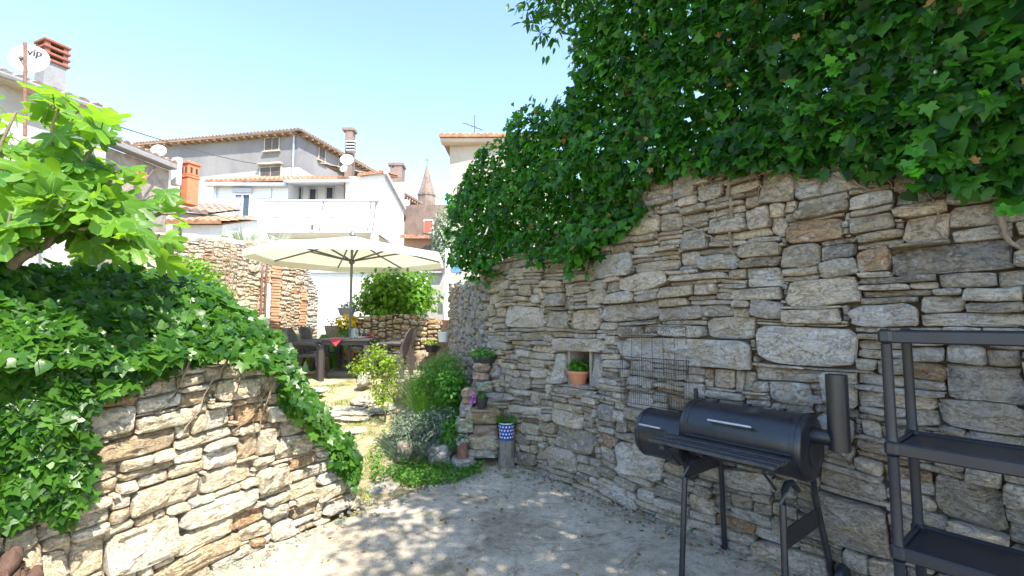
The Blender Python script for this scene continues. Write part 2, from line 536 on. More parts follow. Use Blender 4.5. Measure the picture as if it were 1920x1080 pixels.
# ------------------------------------------------------------------ terrain
LN = Vector((0.876, -0.482, 0)).normalized()         # left wall: face normal
LA = Vector((-0.482, -0.876, 0)).normalized()        # left wall: along, towards the camera
LO = Vector((-1.27, 3.95, 0))
RN = Vector((-0.783, -0.622, 0)).normalized()        # right wall
RA = Vector((0.622, -0.783, 0)).normalized()
RO = Vector((0.42, 4.56, 0))
def lw_top(s): return lerp_table([(0, 0.06), (0.18, 0.28), (0.43, 0.64), (0.78, 1.16), (0.95, 1.23), (1.6, 1.27), (3.0, 1.40)], s)
EDGE = [(3.6, -1.25), (3.95, -1.40), (5.5, -2.25), (7.0, -3.15), (8.2, -4.45), (11, -4.95), (14, -6)]
def base_h(x, y):
    h = lerp_table([(4.6, -0.02), (5.3, 0.04), (8.2, 0.47), (10.4, 0.55), (10.6, 0.60), (24, 1.25), (36, 5.0), (80, 9.0), (300, 20)], y)
    if y < 4.6: h = -0.02
    return h
def terr(x, y):
    h = base_h(x, y)
    p = Vector((x, y, 0)) - LO
    o, s = p.dot(LN), p.dot(LA)
    if y < 14:
        if s > 0:
            k = smooth(0.12, 0.30, -o)
            h = max(h, h + (lw_top(s) - 0.12 + 0.35 * smooth(0.3, 1.4, -o)) * k)
        else:
            e = lerp_table(EDGE, y)
            k = smooth(0.0, 0.75, e - x)
            h += k * (1.15 - 0.04 * (y - 4)) * (1 - smooth(9, 13, y))
    return h + (0.012 * mnoise.noise((x * 3, y * 3, 0)) if y > 4.7 else 0)
xs = [-400, -200, -100, -60, -40, -28, -20, -15, -12, -10] + list(np.arange(-8.5, 3.01, 0.11)) + [3.5, 4.5, 6, 9, 14, 22, 40, 80, 200, 400]
ys = [-60, -20, -8, -3, -1] + list(np.arange(0, 13, 0.11)) + [13.5, 14.5, 16, 18, 21, 24, 28, 32, 36, 44, 60, 80, 130, 200, 400, 900]
tv = [(x, y, terr(x, y)) for y in ys for x in xs]
nx = len(xs)
tf = [(j * nx + i, j * nx + i + 1, (j + 1) * nx + i + 1, (j + 1) * nx + i) for j in range(len(ys) - 1) for i in range(nx - 1)]
g = MB(); g.add(tv, tf)
g.build('ground', M['earth'], sm=180, kind='structure')

# concrete patio, with its broken far edge
edge_px = [(385, 1068), (520, 1020), (600, 985), (680, 962), (720, 945), (770, 925), (830, 908), (885, 893), (930, 872), (960, 868)]
poly = [ground(u, v, 0.012) for (u, v) in edge_px]
poly = [Vector((-2.6, 1.2, 0)), Vector((-1.95, 2.7, 0))] + poly + [Vector((0.3, 5.0, 0)), Vector((2.2, 2.7, 0)), Vector((4.6, -0.5, 0)), Vector((3, -4, 0)), Vector((-4, -4, 0))]
fine = []
for i, p in enumerate(poly):
    q = poly[(i + 1) % len(poly)]
    n = max(1, int((q - p).length / 0.07)) if 1 <= i <= 11 else 1
    for k in range(n):
        r = p.lerp(q, k / n)
        w = 0.025 if n > 1 else 0
        fine.append((r.x + w * mnoise.noise((r.x * 9, r.y * 9, 1)), r.y + w * mnoise.noise((r.x * 9, r.y * 9, 5))))
g = MB(); g.prism(fine, -0.06, 0.012)
patio = g.build('patio', M['concrete'], kind='structure')
# a later patch of cement, a few millimetres proud, with a ragged rim
def slab(px, z0, z1, name, m, parent=None, jit=0.02, kind=None, label=None):
    P = [ground(u, v, z1) for u, v in px]
    out = []
    for i, p in enumerate(P):
        q = P[(i + 1) % len(P)]
        n = max(1, int((q - p).length / 0.05))
        for k in range(n):
            r = p.lerp(q, k / n)
            out.append((r.x + jit * mnoise.noise((r.x * 14, r.y * 14, 2)), r.y + jit * mnoise.noise((r.x * 14, r.y * 14, 7))))
    b = MB(); b.prism(out, z0, z1)
    return b.build(name, m, parent, kind=kind)
slab([(868, 1085), (925, 1020), (985, 1006), (1050, 1012), (1030, 1040), (985, 1058), (950, 1085)], 0.0, 0.022, 'cement_patch', M['concrete'], patio)

# ------------------------------------------------------------------ dry stone walls
def pack(W, H, cs, cz, blocked, fixed, seed, hs):
    """fills a W x H face with stones: the fixed ones first, the rest from the bottom up"""
    R = random.Random(seed)
    nxx, nzz = int(W / cs), int(H / cz)
    occ = np.zeros((nxx, nzz), dtype=bool)
    for i in range(nxx):
        for j in range(nzz):
            if blocked((i + 0.5) * cs, (j + 0.5) * cz, (j + 1) * cz): occ[i, j] = True
    out = []
    for (s0, s1, z0, z1) in fixed:
        i0, i1 = int(round(s0 / cs)), int(round(s1 / cs))
        j0, j1 = int(round(z0 / cz)), int(round(z1 / cz))
        i0, j0, i1, j1 = max(0, i0), max(0, j0), min(nxx, i1), min(nzz, j1)
        for _ in range(6):
            if i1 - i0 < 2 or j1 - j0 < 2: break
            blk = occ[i0:i1, j0:j1]
            if not blk.any(): break
            if blk[0].mean() > 0.25: i0 += 1
            elif blk[-1].mean() > 0.25: i1 -= 1
            elif blk[:, 0].mean() > 0.25: j0 += 1
            elif blk[:, -1].mean() > 0.25: j1 -= 1
            else: i0 += 1; j0 += 1
        if i1 - i0 < 2 or j1 - j0 < 2 or occ[i0:i1, j0:j1].any(): continue
        occ[i0:i1, j0:j1] = True
        out.append((i0 * cs, i1 * cs, j0 * cz, j1 * cz))
    for j in range(nzz):
        for i in range(nxx):
            if occ[i, j]: continue
            run = 1
            while i + run < nxx and not occ[i + run, j] and run < 60: run += 1
            q = R.random()
            lo, hi, pmin, pmax, _ = hs[0] if q < hs[0][4] else hs[1] if q < hs[1][4] else hs[2]
            h = max(1, int(round(R.uniform(lo, hi) / cz)))
            w = max(2, int(round(h * cz * R.uniform(pmin, pmax) / cs)))
            w = min(w, run)
            if run - w <= 2: w = run
            w = max(1, w)
            if w * cs < h * cz * 0.8: h = max(1, int(w * cs / cz * R.uniform(0.7, 1.3)))
            hh = 1
            while hh < h and j + hh < nzz and not occ[i:i + w, j + hh].any(): hh += 1
            # swallow slivers above
            if j + hh < nzz and j + hh + 1 < nzz and not occ[i:i + w, j + hh].any() and occ[i:i + w, j + hh + 1].mean() > 0.6: hh += 1
            occ[i:i + w, j:j + hh] = True
            out.append((i * cs, (i + w) * cs, j * cz, (j + hh) * cz))
    return out
def stone_geo(rect, R, bev, rnd, gap, depth, warp, proud, ln=None):
    """one rough stone as (points in s, o, z) and faces"""
    s0, s1, z0, z1 = rect
    cs, cz = (s0 + s1) / 2, (z0 + z1) / 2
    hw, hh = max(0.008, (s1 - s0) / 2 - gap), max(0.007, (z1 - z0) / 2 - gap)
    size = max(hw, hh)
    n = 10 if size < 0.05 else 14 if size < 0.11 else 18
    bv = min(bev, 0.45 * min(hw, hh))
    ph = R.uniform(0, 99)
    ex = [R.uniform(*rnd) for _ in range(4)]
    sk = R.uniform(-0.22, 0.22); sk2 = R.uniform(-0.10, 0.10)
    tx, tz = R.uniform(-0.12, 0.12), R.uniform(-0.30, 0.12)
    of = R.uniform(0, proud)
    ol = []
    for k in range(n):
        t = 2 * PI * (k + 0.5) / n
        c, s_ = math.cos(t), math.sin(t)
        p = ex[int(t / (PI / 2)) % 4]
        x = math.copysign(abs(c) ** (2 / p), c)
        y = math.copysign(abs(s_) ** (2 / p), s_)
        j = 1 + 0.10 * mnoise.noise((c * 1.3 + ph, s_ * 1.3, ph)) + R.uniform(-0.055, 0.055)
        ol.append((x * j, y * j))
    inner = [0.78, 0.5, 0.24] if size > 0.11 else [0.68, 0.33] if size > 0.05 else [0.5]
    rings = [(0.90, 0.90, -depth), (1.0, 1.0, -bv * 1.6), (1 - 0.35 * bv / hw, 1 - 0.35 * bv / hh, -bv * 0.45), (1 - bv / hw, 1 - bv / hh, 0.0)]
    lastx, lasty = rings[-1][0], rings[-1][1]
    for f in inner: rings.append((lastx * f, lasty * f, None))
    amp = min(0.030, 0.24 * min(hw, hh) + 0.005)
    P = []
    def put(x, y, o, front):
        X, Y = x * hw, y * hh
        Y += sk * X * min(1.0, hh / hw) * 0.5
        X += sk2 * Y
        if front:
            o += tx * X + tz * Y + amp * mnoise.noise((X * 13 + ph, Y * 16, ph)) + 0.6 * amp * mnoise.noise((X * 34 + ph, Y * 40, ph)) + R.uniform(-0.18, 0.18) * amp
        a, b = warp(cs + X, cz + Y)
        P.append((a, of + o, b))
    for ri, (fx, fy, o) in enumerate(rings):
        for k, (x, y) in enumerate(ol):
            if o is None: put(x * fx, y * fy, amp * 0.5 * (1 - (fx * fx)), True)
            else: put(x * fx, y * fy, o + (R.uniform(-0.3, 0.3) * bv if ri in (1, 2, 3) else 0), ri >= 1)
    put(0, 0, amp * 0.5, True)
    fs = []
    for i in range(len(rings) - 1):
        for k in range(n):
            fs.append((i * n + k, i * n + (k + 1) % n, (i + 1) * n + (k + 1) % n, (i + 1) * n + k))
    last = (len(rings) - 1) * n
    for k in range(n): fs.append((last + k, last + (k + 1) % n, len(rings) * n))
    fs.append(tuple(range(n))[::-1])
    return P, fs
def build_wall(root, rects, O, A, Nn, zoff, bev, rnd, gap, depth, warp, proud, tone, material, seed, smin=0.0, limit=300, seen=None):
    R = random.Random(seed)
    items = []
    for r in rects:
        P, fs = stone_geo(r, R, bev, rnd, gap, depth, warp, proud)
        cs, cz = (r[0] + r[1]) / 2 + smin, (r[2] + r[3]) / 2
        W = [O + A * (a + smin) + Nn * o + Vector((0, 0, b + zoff)) for a, o, b in P]
        c = O + A * cs + Vector((0, 0, cz + zoff))
        u, v = proj(c)
        vis = -30 < u < 1950 and -30 < v < 1110 and (seen is None or seen(u, v))
        px = ((r[1] - r[0]) * (r[3] - r[2])) / max(0.5, c.y) ** 2
        items.append((px if vis else px * 1e-6, W, fs, tone(R, cs, cz, r)))
    items.sort(key=lambda t: -t[0])
    rest = MB()
    flip = A.cross(Vector((0, 0, 1))).dot(Nn) < 0
    for k, (px, W, fs, t) in enumerate(items):
        if flip: fs = [f[::-1] for f in fs]
        if k < limit:
            b = MB(); b.add(W, fs, t)
            b.build('stone', material, root, sm=24)
        else: rest.add(W, fs, t)
    if rest.v: rest.build('small_stones', material, root, sm=24, kind='stuff')
    return len(items)

# ---- right wall
R_MIN, R_LEN, R_H = -1.08, 5.2, 2.95
def r_top(s): return lerp_table([(0, 2.15), (0.8, 2.30), (1.6, 2.62), (2.4, 2.75), (6, 2.95)], s)
def rpx(u0, v0, u1, v1):
    um, vm = (u0 + u1) / 2, (v0 + v1) / 2
    a, b = hit(u0, vm, RO, RN), hit(u1, vm, RO, RN)
    c, d = hit(um, v1, RO, RN), hit(um, v0, RO, RN)
    return ((a - RO).dot(RA) - R_MIN, (b - RO).dot(RA) - R_MIN, c.z, d.z)
big_r = [(1045, 633, 1138, 658), (1040, 660, 1061, 716), (1108, 661, 1130, 728), (1050, 727, 1120, 742),
 (1668, 460, 1908, 510), (1760, 505, 1877, 535), (1480, 523, 1610, 573), (1588, 567, 1725, 610), (1418, 610, 1605, 685), (1322, 597, 1420, 640),
 (1160, 634, 1413, 686), (1413, 688, 1545, 716), (1525, 692, 1612, 762), (1770, 685, 1925, 752), (1757, 755, 1925, 808), (1775, 645, 1850, 685), (1133, 563, 1235, 602),
 (1163, 515, 1258, 543), (952, 575, 1022, 617), (1028, 580, 1074, 614), (1076, 577, 1130, 615), (1120, 478, 1192, 518), (1040, 805, 1118, 852), (1165, 830, 1247, 890),
 (1025, 842, 1085, 885), (1550, 940, 1660, 1030), (1762, 900, 1892, 975), (1480, 412, 1585, 450), (1600, 402, 1690, 440), (1697, 405, 1790, 458), (1430, 322, 1490, 386),
 (1405, 565, 1477, 602), (1480, 577, 1587, 603), (1237, 580, 1318, 606), (1400, 690, 1440, 730), (1530, 780, 1600, 830), (1280, 440, 1330, 470), (1190, 405, 1240, 440),
 (1560, 690, 1605, 755), (1620, 790, 1655, 822), (1385, 695, 1412, 735), (1630, 585, 1720, 612), (1700, 770, 1757, 800), (1240, 540, 1310, 562), (1380, 540, 1475, 563), (1310, 480, 1390, 505),
 (1265, 330, 1310, 372), (1315, 345, 1362, 380), (1500, 385, 1600, 405), (1880, 503, 1960, 535), (1180, 855, 1250, 895), (1130, 905, 1200, 940), (1340, 690, 1384, 722), (1280, 770, 1330, 800)]
nic = rpx(1062, 659, 1107, 724)
def r_block(s, z, zt):
    if zt > r_top(s): return True
    return nic[0] - 0.01 < s < nic[1] + 0.01 and nic[2] < z < nic[3]
hs_r = [(0.026, 0.052, 3.0, 9.0, 0.46), (0.055, 0.088, 1.8, 5.2, 0.87), (0.09, 0.14, 1.4, 3.4, 1.0)]
def warp_r(s, z):
    return (s + 0.02 * mnoise.noise((s * 2, z * 2, 3)), z + 0.035 * mnoise.noise((s * 1.1, z * 1.6, 9)) + 0.012 * mnoise.noise((s * 5, z * 5, 4)))
def tone_r(R, s, z, r):
    w = (r[1] - r[0]) * (r[3] - r[2])
    warm = smooth(0.35, 0.95, z / max(0.1, r_top(s - R_MIN))) * 0.55 + 0.27 + (0.35 if s < 0.5 else 0) + R.uniform(-0.35, 0.35)
    if w > 0.03: warm -= 0.25
    warm = max(0, min(1, warm))
    k = R.uniform(0.62, 1.12)
    if R.random() < 0.12: k *= 0.66
    c = [a * (1 - warm) + b * warm for a, b in zip((0.60, 0.575, 0.53), (0.62, 0.50, 0.345))]
    if R.random() < 0.03: c = [0.42, 0.28, 0.17]
    return tuple(x * k for x in c)
rects = pack(R_LEN, R_H, 0.03, 0.0175, r_block, [rpx(*b) for b in big_r], 11, hs_r)
rw = thing('dry_stone_wall', (RO.x, RO.y, 0), 'tall grey dry stone wall with a small niche, in shade behind the smoker', 'stone wall')
n_r = build_wall(rw, rects, RO, RA, RN, 0.0, 0.008, (3.0, 10.0), 0.0012, 0.14, warp_r, 0.075, tone_r, M['stone_grey'], 5, R_MIN)
def wpt(O, A, Nn, s, o, z): return O + A * s + Nn * o + Vector((0, 0, z))
def core(b, O, A, Nn, s0, s1, z0, z1, o0=-0.45, o1=-0.055, z1b=None):
    z1b = z1 if z1b is None else z1b
    lo = [wpt(O, A, Nn, s, o, z) for (s, o, z) in ((s0, o0, z0), (s1, o0, z0), (s1, o1, z0), (s0, o1, z0))]
    hi = [wpt(O, A, Nn, s, o, z) for (s, o, z) in ((s0, o0, z1), (s1, o0, z1b), (s1, o1, z1b), (s0, o1, z1))]
    return b.hexa(lo, hi)
b = MB()
n0, n1 = nic[0] + R_MIN, nic[1] + R_MIN
core(b, RO, RA, RN, R_MIN - 0.1, n0, -0.1, 2.05)
core(b, RO, RA, RN, n0 + 0.001, n1 - 0.001, -0.1, nic[2] - 0.01)
core(b, RO, RA, RN, n0 + 0.001, n1 - 0.001, nic[3] + 0.01, 2.10)
core(b, RO, RA, RN, n0 + 0.001, n1 - 0.001, nic[2] - 0.009, nic[3] + 0.009, -0.45, -0.30)
core(b, RO, RA, RN, n1, 0.5, -0.1, 2.35)
core(b, RO, RA, RN, 0.501, 1.4, -0.1, 2.55)
core(b, RO, RA, RN, 1.401, 7.0, -0.1, 2.75, z1b=2.9)
b.build('wall_core', M['mortar'], rw)
b = MB()
core(b, RO, RA, RN, n0 + 0.002, n0 + 0.03, nic[2] - 0.004, nic[3] + 0.004, -0.29, -0.02)
core(b, RO, RA, RN, n1 - 0.03, n1 - 0.002, nic[2] - 0.004, nic[3] + 0.004, -0.29, -0.02)
core(b, RO, RA, RN, n0 + 0.031, n1 - 0.031, nic[2] - 0.006, nic[2] + 0.012, -0.29, -0.005)
b.build('niche_lining', M['rubble'], rw)

# ---- left wall
def lpx(u0, v0, u1, v1):
    um, vm = (u0 + u1) / 2, (v0 + v1) / 2
    a, b_ = hit(u1, vm, LO, LN), hit(u0, vm, LO, LN)
    c, d = hit(um, v1, LO, LN), hit(um, v0, LO, LN)
    return ((a - LO).dot(LA), (b_ - LO).dot(LA), c.z, d.z)
l5 = [(280,485,450,585),(435,460,590,510),(450,508,650,570),(300,583,578,660),(585,540,695,600),(700,515,772,585),(580,575,790,632),(425,632,705,715),(690,645,800,710),(770,612,864,685),(430,755,660,835),(660,705,850,770),(710,420,864,490),(685,365,755,425),(590,450,700,500),(370,880,580,1010),(585,885,775,965),(510,955,790,1050),(580,805,864,880),(240,915,375,1035),(150,960,260,1070),(360,1020,460,1080),(0,950,150,1040),(310,660,385,735),(310,740,400,790),(400,735,460,790),(460,830,560,890)]
l6 = [(70,480,245,585),(248,490,415,578),(130,620,312,720),(300,573,440,622),(320,615,470,670),(305,675,435,745),(400,680,575,755),(460,740,560,810),(185,230,282,320),(0,255,180,340),(80,365,225,445),(95,445,188,500),(222,360,365,430),(283,412,385,485),(190,425,275,478),(330,760,455,825),(210,770,325,840),(0,610,165,690),(70,795,210,860),(90,860,230,925),(110,895,225,990),(240,835,360,920),(415,812,545,865),(535,750,640,825),(0,540,105,620),(0,900,90,980),(470,560,560,630),(435,635,510,690)]
fx = [lpx(a * .5556, 480 + b_ * .5556, c * .5556, 480 + d * .5556) for a, b_, c, d in l5] + [lpx(400 + a * .4444, 600 + b_ * .4444, 400 + c * .4444, 600 + d * .4444) for a, b_, c, d in l6]
def l_block(s, z, zt): return zt > lw_top(s) + 0.01
hs_l = [(0.03, 0.05, 2.2, 5.0, 0.32), (0.05, 0.08, 1.4, 3.2, 0.82), (0.08, 0.12, 1.1, 2.3, 1.0)]
def warp_l(s, z):
    return (s + 0.015 * mnoise.noise((s * 2, z * 2, 13)), z + 0.03 * mnoise.noise((s * 1.3, z * 1.8, 29)) + 0.01 * mnoise.noise((s * 6, z * 6, 24)) - 0.05 * max(0, s - 1.0))
def tone_l(R, s, z, r):
    k = R.uniform(0.80, 1.12)
    q = R.random()
    c = (0.74, 0.64, 0.47) if q < 0.55 else (0.76, 0.70, 0.58) if q < 0.86 else (0.52, 0.40, 0.26) if q < 0.93 else (0.50, 0.31, 0.17)
    return tuple(x * k for x in c)
rects = pack(2.55, 1.5, 0.028, 0.0165, l_block, fx, 21, hs_l)
lw = thing('retaining_wall', (LO.x, LO.y, 0), 'low sunlit cream dry stone retaining wall under trailing ivy', 'stone wall')
n_l = build_wall(lw, rects, LO, LA, LN, 0.0, 0.011, (2.8, 7.5), 0.0020, 0.16, warp_l, 0.07, tone_l, M['stone_warm'], 6)
b = MB()
sv = [0.12, 0.25, 0.43, 0.6, 0.78, 0.95, 1.3, 1.6, 2.2, 3.0]
for a, c in zip(sv, sv[1:]):
    core(b, LO, LA, LN, a, c - 0.001, -0.1, lw_top(a) - 0.1, -0.30, -0.045, lw_top(c) - 0.1 - 0.03 * (c > 1))
b.build('wall_core', M['mortar_far'], lw)
# stones of the tapering end, seen from the path side
R = random.Random(3)
print('stones', n_r, n_l)

# ---- free rocks
def rock_geo(c, size, rz=0.0, seed=0, sub=2, rough=0.16):
    """angular boulder: a rounded box pushed about by noise"""
    R = random.Random(seed)
    n = 4 + sub
    vs_, idx, fs = [], {}, []
    def key(p): return tuple(round(x, 4) for x in p)
    def vert(p):
        k = key(p)
        if k not in idx:
            idx[k] = len(vs_)
            q = Vector(p)
            l = (abs(q.x) ** 4 + abs(q.y) ** 4 + abs(q.z) ** 4) ** 0.25
            q = q / l
            d = 1 + rough * mnoise.noise(q * 1.5 + Vector((seed * 3.1, 0, 0))) + rough * 0.5 * mnoise.noise(q * 4 + Vector((seed, 5, 0)))
            vs_.append(q * d)
        return idx[k]
    for a in range(3):
        o1, o2 = [j for j in range(3) if j != a]
        for sg in (-1, 1):
            for i in range(n):
                for j in range(n):
                    f = []
                    for di, dj in ((0, 0), (1, 0), (1, 1), (0, 1)):
                        p = [0, 0, 0]
                        p[a] = sg; p[o1] = -1 + 2 * (i + di) / n; p[o2] = -1 + 2 * (j + dj) / n
                        f.append(vert(p))
                    if (sg > 0) == (a == 1): f = f[::-1]
                    fs.append(tuple(f))
    ca, sa = math.cos(rz), math.sin(rz)
    out = []
    for q in vs_:
        x, y, z = q.x * size[0] / 2, q.y * size[1] / 2, q.z * size[2] / 2
        out.append((c[0] + x * ca - y * sa, c[1] + x * sa + y * ca, c[2] + z))
    return out, fs

# ---- the stepped stack of stones at the wall's end
def c3(x, y): return (800 + x * 0.4073, 480 + y * 0.4073)
pier_px = [(325, 435, 395, 495, 5.25, 0), (292, 487, 392, 566, 5.2, 0), (215, 490, 292, 535, 5.15, 1), (212, 537, 290, 577, 5.15, 1), (298, 567, 388, 610, 5.18, 1), (225, 580, 297, 632, 5.12, 0),
           (262, 632, 378, 676, 5.1, 0), (240, 674, 384, 708, 5.08, 1), (160, 618, 238, 682, 5.1, 2), (148, 684, 212, 750, 5.08, 0), (186, 706, 332, 782, 5.0, 2), (332, 700, 392, 770, 5.15, 1),
           (130, 755, 214, 820, 5.0, 0), (216, 784, 322, 832, 4.98, 1), (186, 832, 332, 898, 4.95, 1), (120, 825, 184, 880, 5.05, 0), (178, 898, 330, 935, 4.95, 0), (330, 775, 395, 850, 5.15, 1), (330, 850, 400, 935, 5.15, 0), (390, 560, 430, 610, 5.2, 1)]
pr = thing('stone_pier', at(890, 870, 5.05) * 1.0, 'stepped stack of rough stones at the end of the tall wall, holding small pots', 'stone pier')
for i, (x0, y0, x1, y1, Y, k) in enumerate(pier_px):
    (u0, v0), (u1, v1) = c3(x0, y0), c3(x1, y1)
    a, c = at(u0, v1, Y), at(u1, v0, Y)
    w, h = (c.x - a.x) * 1.06, (c.z - a.z) * 1.08
    d = 0.30
    vs_, fs = rock_geo(((a.x + c.x) / 2, Y + d / 2, (a.z + c.z) / 2), (w, d, h), U(-0.15, 0.15), 40 + i, 4, 0.26)
    t = [(0.46, 0.44, 0.40), (0.48, 0.41, 0.31), (0.48, 0.33, 0.19)][k]
    b = MB(); b.add(vs_, fs, tuple(x * U(0.85, 1.12) for x in t))
    b.build('stone', M['stone_grey'], pr, sm=32)
vs_, fs = rock_geo((-0.22, 5.45, 0.45), (0.5, 0.3, 1.0), 0.2, 77)
b = MB(); b.add(vs_, fs); b.build('rubble_core', M['mortar'], pr, sm=180)

# ---- the far part of the tall wall, running back along the path
FO = Vector((-0.27, 5.42, 0)); FE = Vector((-1.28, 9.45, 0))
FA = (FE - FO).normalized(); FN = Vector((-FA.y, FA.x, 0))
if FN.x > 0: FN = -FN
flen = (FE - FO).length
def f_top(s): return 1.98 + 0.05 * s + 0.03 * math.sin(s * 5)
def f_block(s, z, zt): return zt > f_top(s)
rects = pack(flen, 2.3, 0.035, 0.02, f_block, [], 31, [(0.04, 0.06, 1.6, 3.5, 0.35), (0.06, 0.12, 1.0, 2.2, 0.85), (0.12, 0.2, 0.9, 1.8, 1.0)])
fw = thing('rubble_wall', FO, 'pale rubble stone wall running back beside the path, flowerpot on its top', 'stone wall')
def tone_f(R, s, z, r):
    k = R.uniform(0.8, 1.1)
    c = (0.46, 0.42, 0.36) if R.random() < 0.7 else (0.44, 0.33, 0.22) if R.random() < .5 else (0.40, 0.40, 0.41)
    return tuple(x * k for x in c)
build_wall(fw, rects, FO, FA, FN, 0.0, 0.02, (2.3, 4.5), 0.004, 0.14, warp_l if False else (lambda s, z: (s, z + 0.03 * mnoise.noise((s * 1.5, z * 1.8, 70)))), 0.05, tone_f, M['stone_grey'], 8)
b = MB(); core(b, FO, FA, FN, -0.1, flen, 0, 1.9, -0.5, -0.06, 2.1); b.build('wall_core', M['mortar_far'], fw)
b = MB()
for k in range(9):
    s = flen * (k + 0.5) / 9
    p = FO + FA * s - FN * 0.22
    vs_, fs = rock_geo((p.x, p.y, f_top(s) + 0.03), (0.5, 0.52, 0.14), math.atan2(FA.y, FA.x), 130 + k)
    b = MB(); b.add(vs_, fs, (0.56, 0.53, 0.47))
    b.build('coping_stone', M['stone_grey'], fw, sm=60)

# ---- low wall behind the table
BO = Vector((-4.35, 10.55, 0)); BA = Vector((1, 0, 0)); BN = Vector((0, -1, 0))
def b_block(s, z, zt): return zt > lerp_table([(0, 1.25), (0.55, 1.3), (0.6, 1.66), (2.1, 1.72), (2.6, 1.62), (3, 1.5)], s) or z < 0.42
rects = pack(3.0, 1.8, 0.03, 0.02, b_block, [], 41, [(0.05, 0.07, 2.0, 4.0, 0.3), (0.08, 0.12, 1.3, 2.6, 0.75), (0.12, 0.18, 1.1, 2.0, 1.0)])
bw = thing('low_stone_wall', (-2.9, 10.55, 0.5), 'low golden stone wall behind the table, with a bush growing on top', 'stone wall')
def tone_b(R, s, z, r):
    k = R.uniform(0.85, 1.1)
    q = R.random()
    c = (0.52, 0.40, 0.24) if q < 0.55 else (0.54, 0.47, 0.35) if q < 0.8 else (0.48, 0.29, 0.14)
    return tuple(x * k for x in c)
build_wall(bw, rects, BO, BA, BN, 0.0, 0.025, (2.3, 4.5), 0.006, 0.18, lambda s, z: (s, z + 0.03 * mnoise.noise((s * 1.5, z * 1.8, 50))), 0.06, tone_b, M['stone_far'], 9)
b = MB(); core(b, BO, BA, BN, 0, 0.56, 0.3, 1.18, -0.6, -0.06); core(b, BO, BA, BN, 0.561, 3.0, 0.3, 1.58, -0.6, -0.06, 1.45); b.build('wall_core', M['mortar'], bw)

# ---- ruined wall on the left
GO = Vector((-6.3, 8.2, 0)); GE = Vector((-4.83, 11.6, 0))
GA = (GE - GO).normalized(); GN = Vector((GA.y, -GA.x, 0))
glen = (GE - GO).length
def g_top(s): return lerp_table([(0, 3.05), (0.8, 3.1), (1.6, 3.15), (2.3, 3.25), (2.8, 3.3), (3.1, 3.05), (3.4, 2.75), (3.75, 2.2)], s)
def gpx(u0, v0, u1, v1):
    um, vm = (u0 + u1) / 2, (v0 + v1) / 2
    a, b_ = hit(u0, vm, GO, GN), hit(u1, vm, GO, GN)
    c, d = hit(um, v1, GO, GN), hit(um, v0, GO, GN)
    return ((a - GO).dot(GA), (b_ - GO).dot(GA), c.z, d.z)
strips = [gpx(506, 498, 527, 620), gpx(562, 545, 576, 610)]
def g_block(s, z, zt):
    if zt > g_top(s) or z < 0.5: return True
    return any(a - .01 < s < b_ + .01 and c < z < d for a, b_, c, d in strips)
rects = pack(glen, 3.4, 0.035, 0.0225, g_block, [], 51, [(0.05, 0.08, 1.5, 3.2, 0.4), (0.08, 0.13, 1.2, 2.4, 0.85), (0.13, 0.22, 1.0, 2.0, 1.0)])
gw = thing('ruined_wall', GO + Vector((0, 0, 0.5)), 'crumbling sunlit sandstone wall with old brick jambs, beyond the ivy', 'ruined wall')
def tone_g(R, s, z, r):
    k = R.uniform(0.85, 1.1)
    q = R.random()
    c = (0.70, 0.57, 0.40) if q < 0.6 else (0.74, 0.65, 0.50) if q < 0.9 else (0.58, 0.40, 0.26)
    if s > 3.2: c = (0.66, 0.64, 0.60)
    return tuple(x * k for x in c)
build_wall(gw, rects, GO, GA, GN, 0.0, 0.014, (2.4, 5.0), 0.003, 0.15, lambda s, z: (s, z + 0.04 * mnoise.noise((s * 1.5, z * 1.8, 60))), 0.03, tone_g, M['stone_far'], 10)
b = MB()
sv = [0, 0.8, 1.6, 2.3, 2.8, 3.1, 3.4, glen]
for a, c in zip(sv, sv[1:]): core(b, GO, GA, GN, a, c - .001, 0.2, g_top(a) - 0.1, -0.5, -0.022, g_top(c) - 0.1)
b.build('wall_core', M['mortar_far'], gw)
for (a, b0, c, d) in strips:          # brick jambs, brick by brick
    z = c
    k = 0
    while z < d - 0.03:
        off = 0.03 if k % 2 else 0.0
        bb = MB()
        p = wpt(GO, GA, GN, (a + b0) / 2 + U(-.01, .01) + off - 0.015, -0.05 + U(-0.015, 0.02), z + 0.03)
        bb.box(p, (max(0.1, (b0 - a) - 0.03), 0.14, 0.055), ax=(GA, GN, Vector((0, 0, 1))), bev=0.008)
        bb.build('brick', M['brick'], gw)
        z += 0.066; k += 1
for i, s in enumerate((gpx(485, 500, 487, 560)[0], gpx(493, 500, 495, 560)[0])):
    b = MB(); b.tube([wpt(GO, GA, GN, s, 0.10, 0.6), wpt(GO, GA, GN, s, 0.10, 2.75)], 0.022, 8)
    o = b.build('pipe', M['rust'], gw)
b = MB(); b.box(wpt(GO, GA, GN, gpx(499, 500, 506, 620)[0] + .04, 0.01, 1.4), (0.09, 0.06, 1.9), ax=(GA, GN, Vector((0, 0, 1))), bev=0.01); b.build('plaster_strip', M['plaster_white'], gw)
for k in range(14):
    s = 0.15 + k * 0.235
    if s > 3.2: break
    p = wpt(GO, GA, GN, s, -0.2, g_top(s) + 0.02)
    vs_, fs = rock_geo(p, (U(.22, .38), U(.3, .45), U(.12, .2)), U(0, 3), 200 + k, 1)
    b = MB(); b.add(vs_, fs, (0.62, 0.57, 0.48)); b.build('coping_stone', M['stone_far'], gw, sm=60)

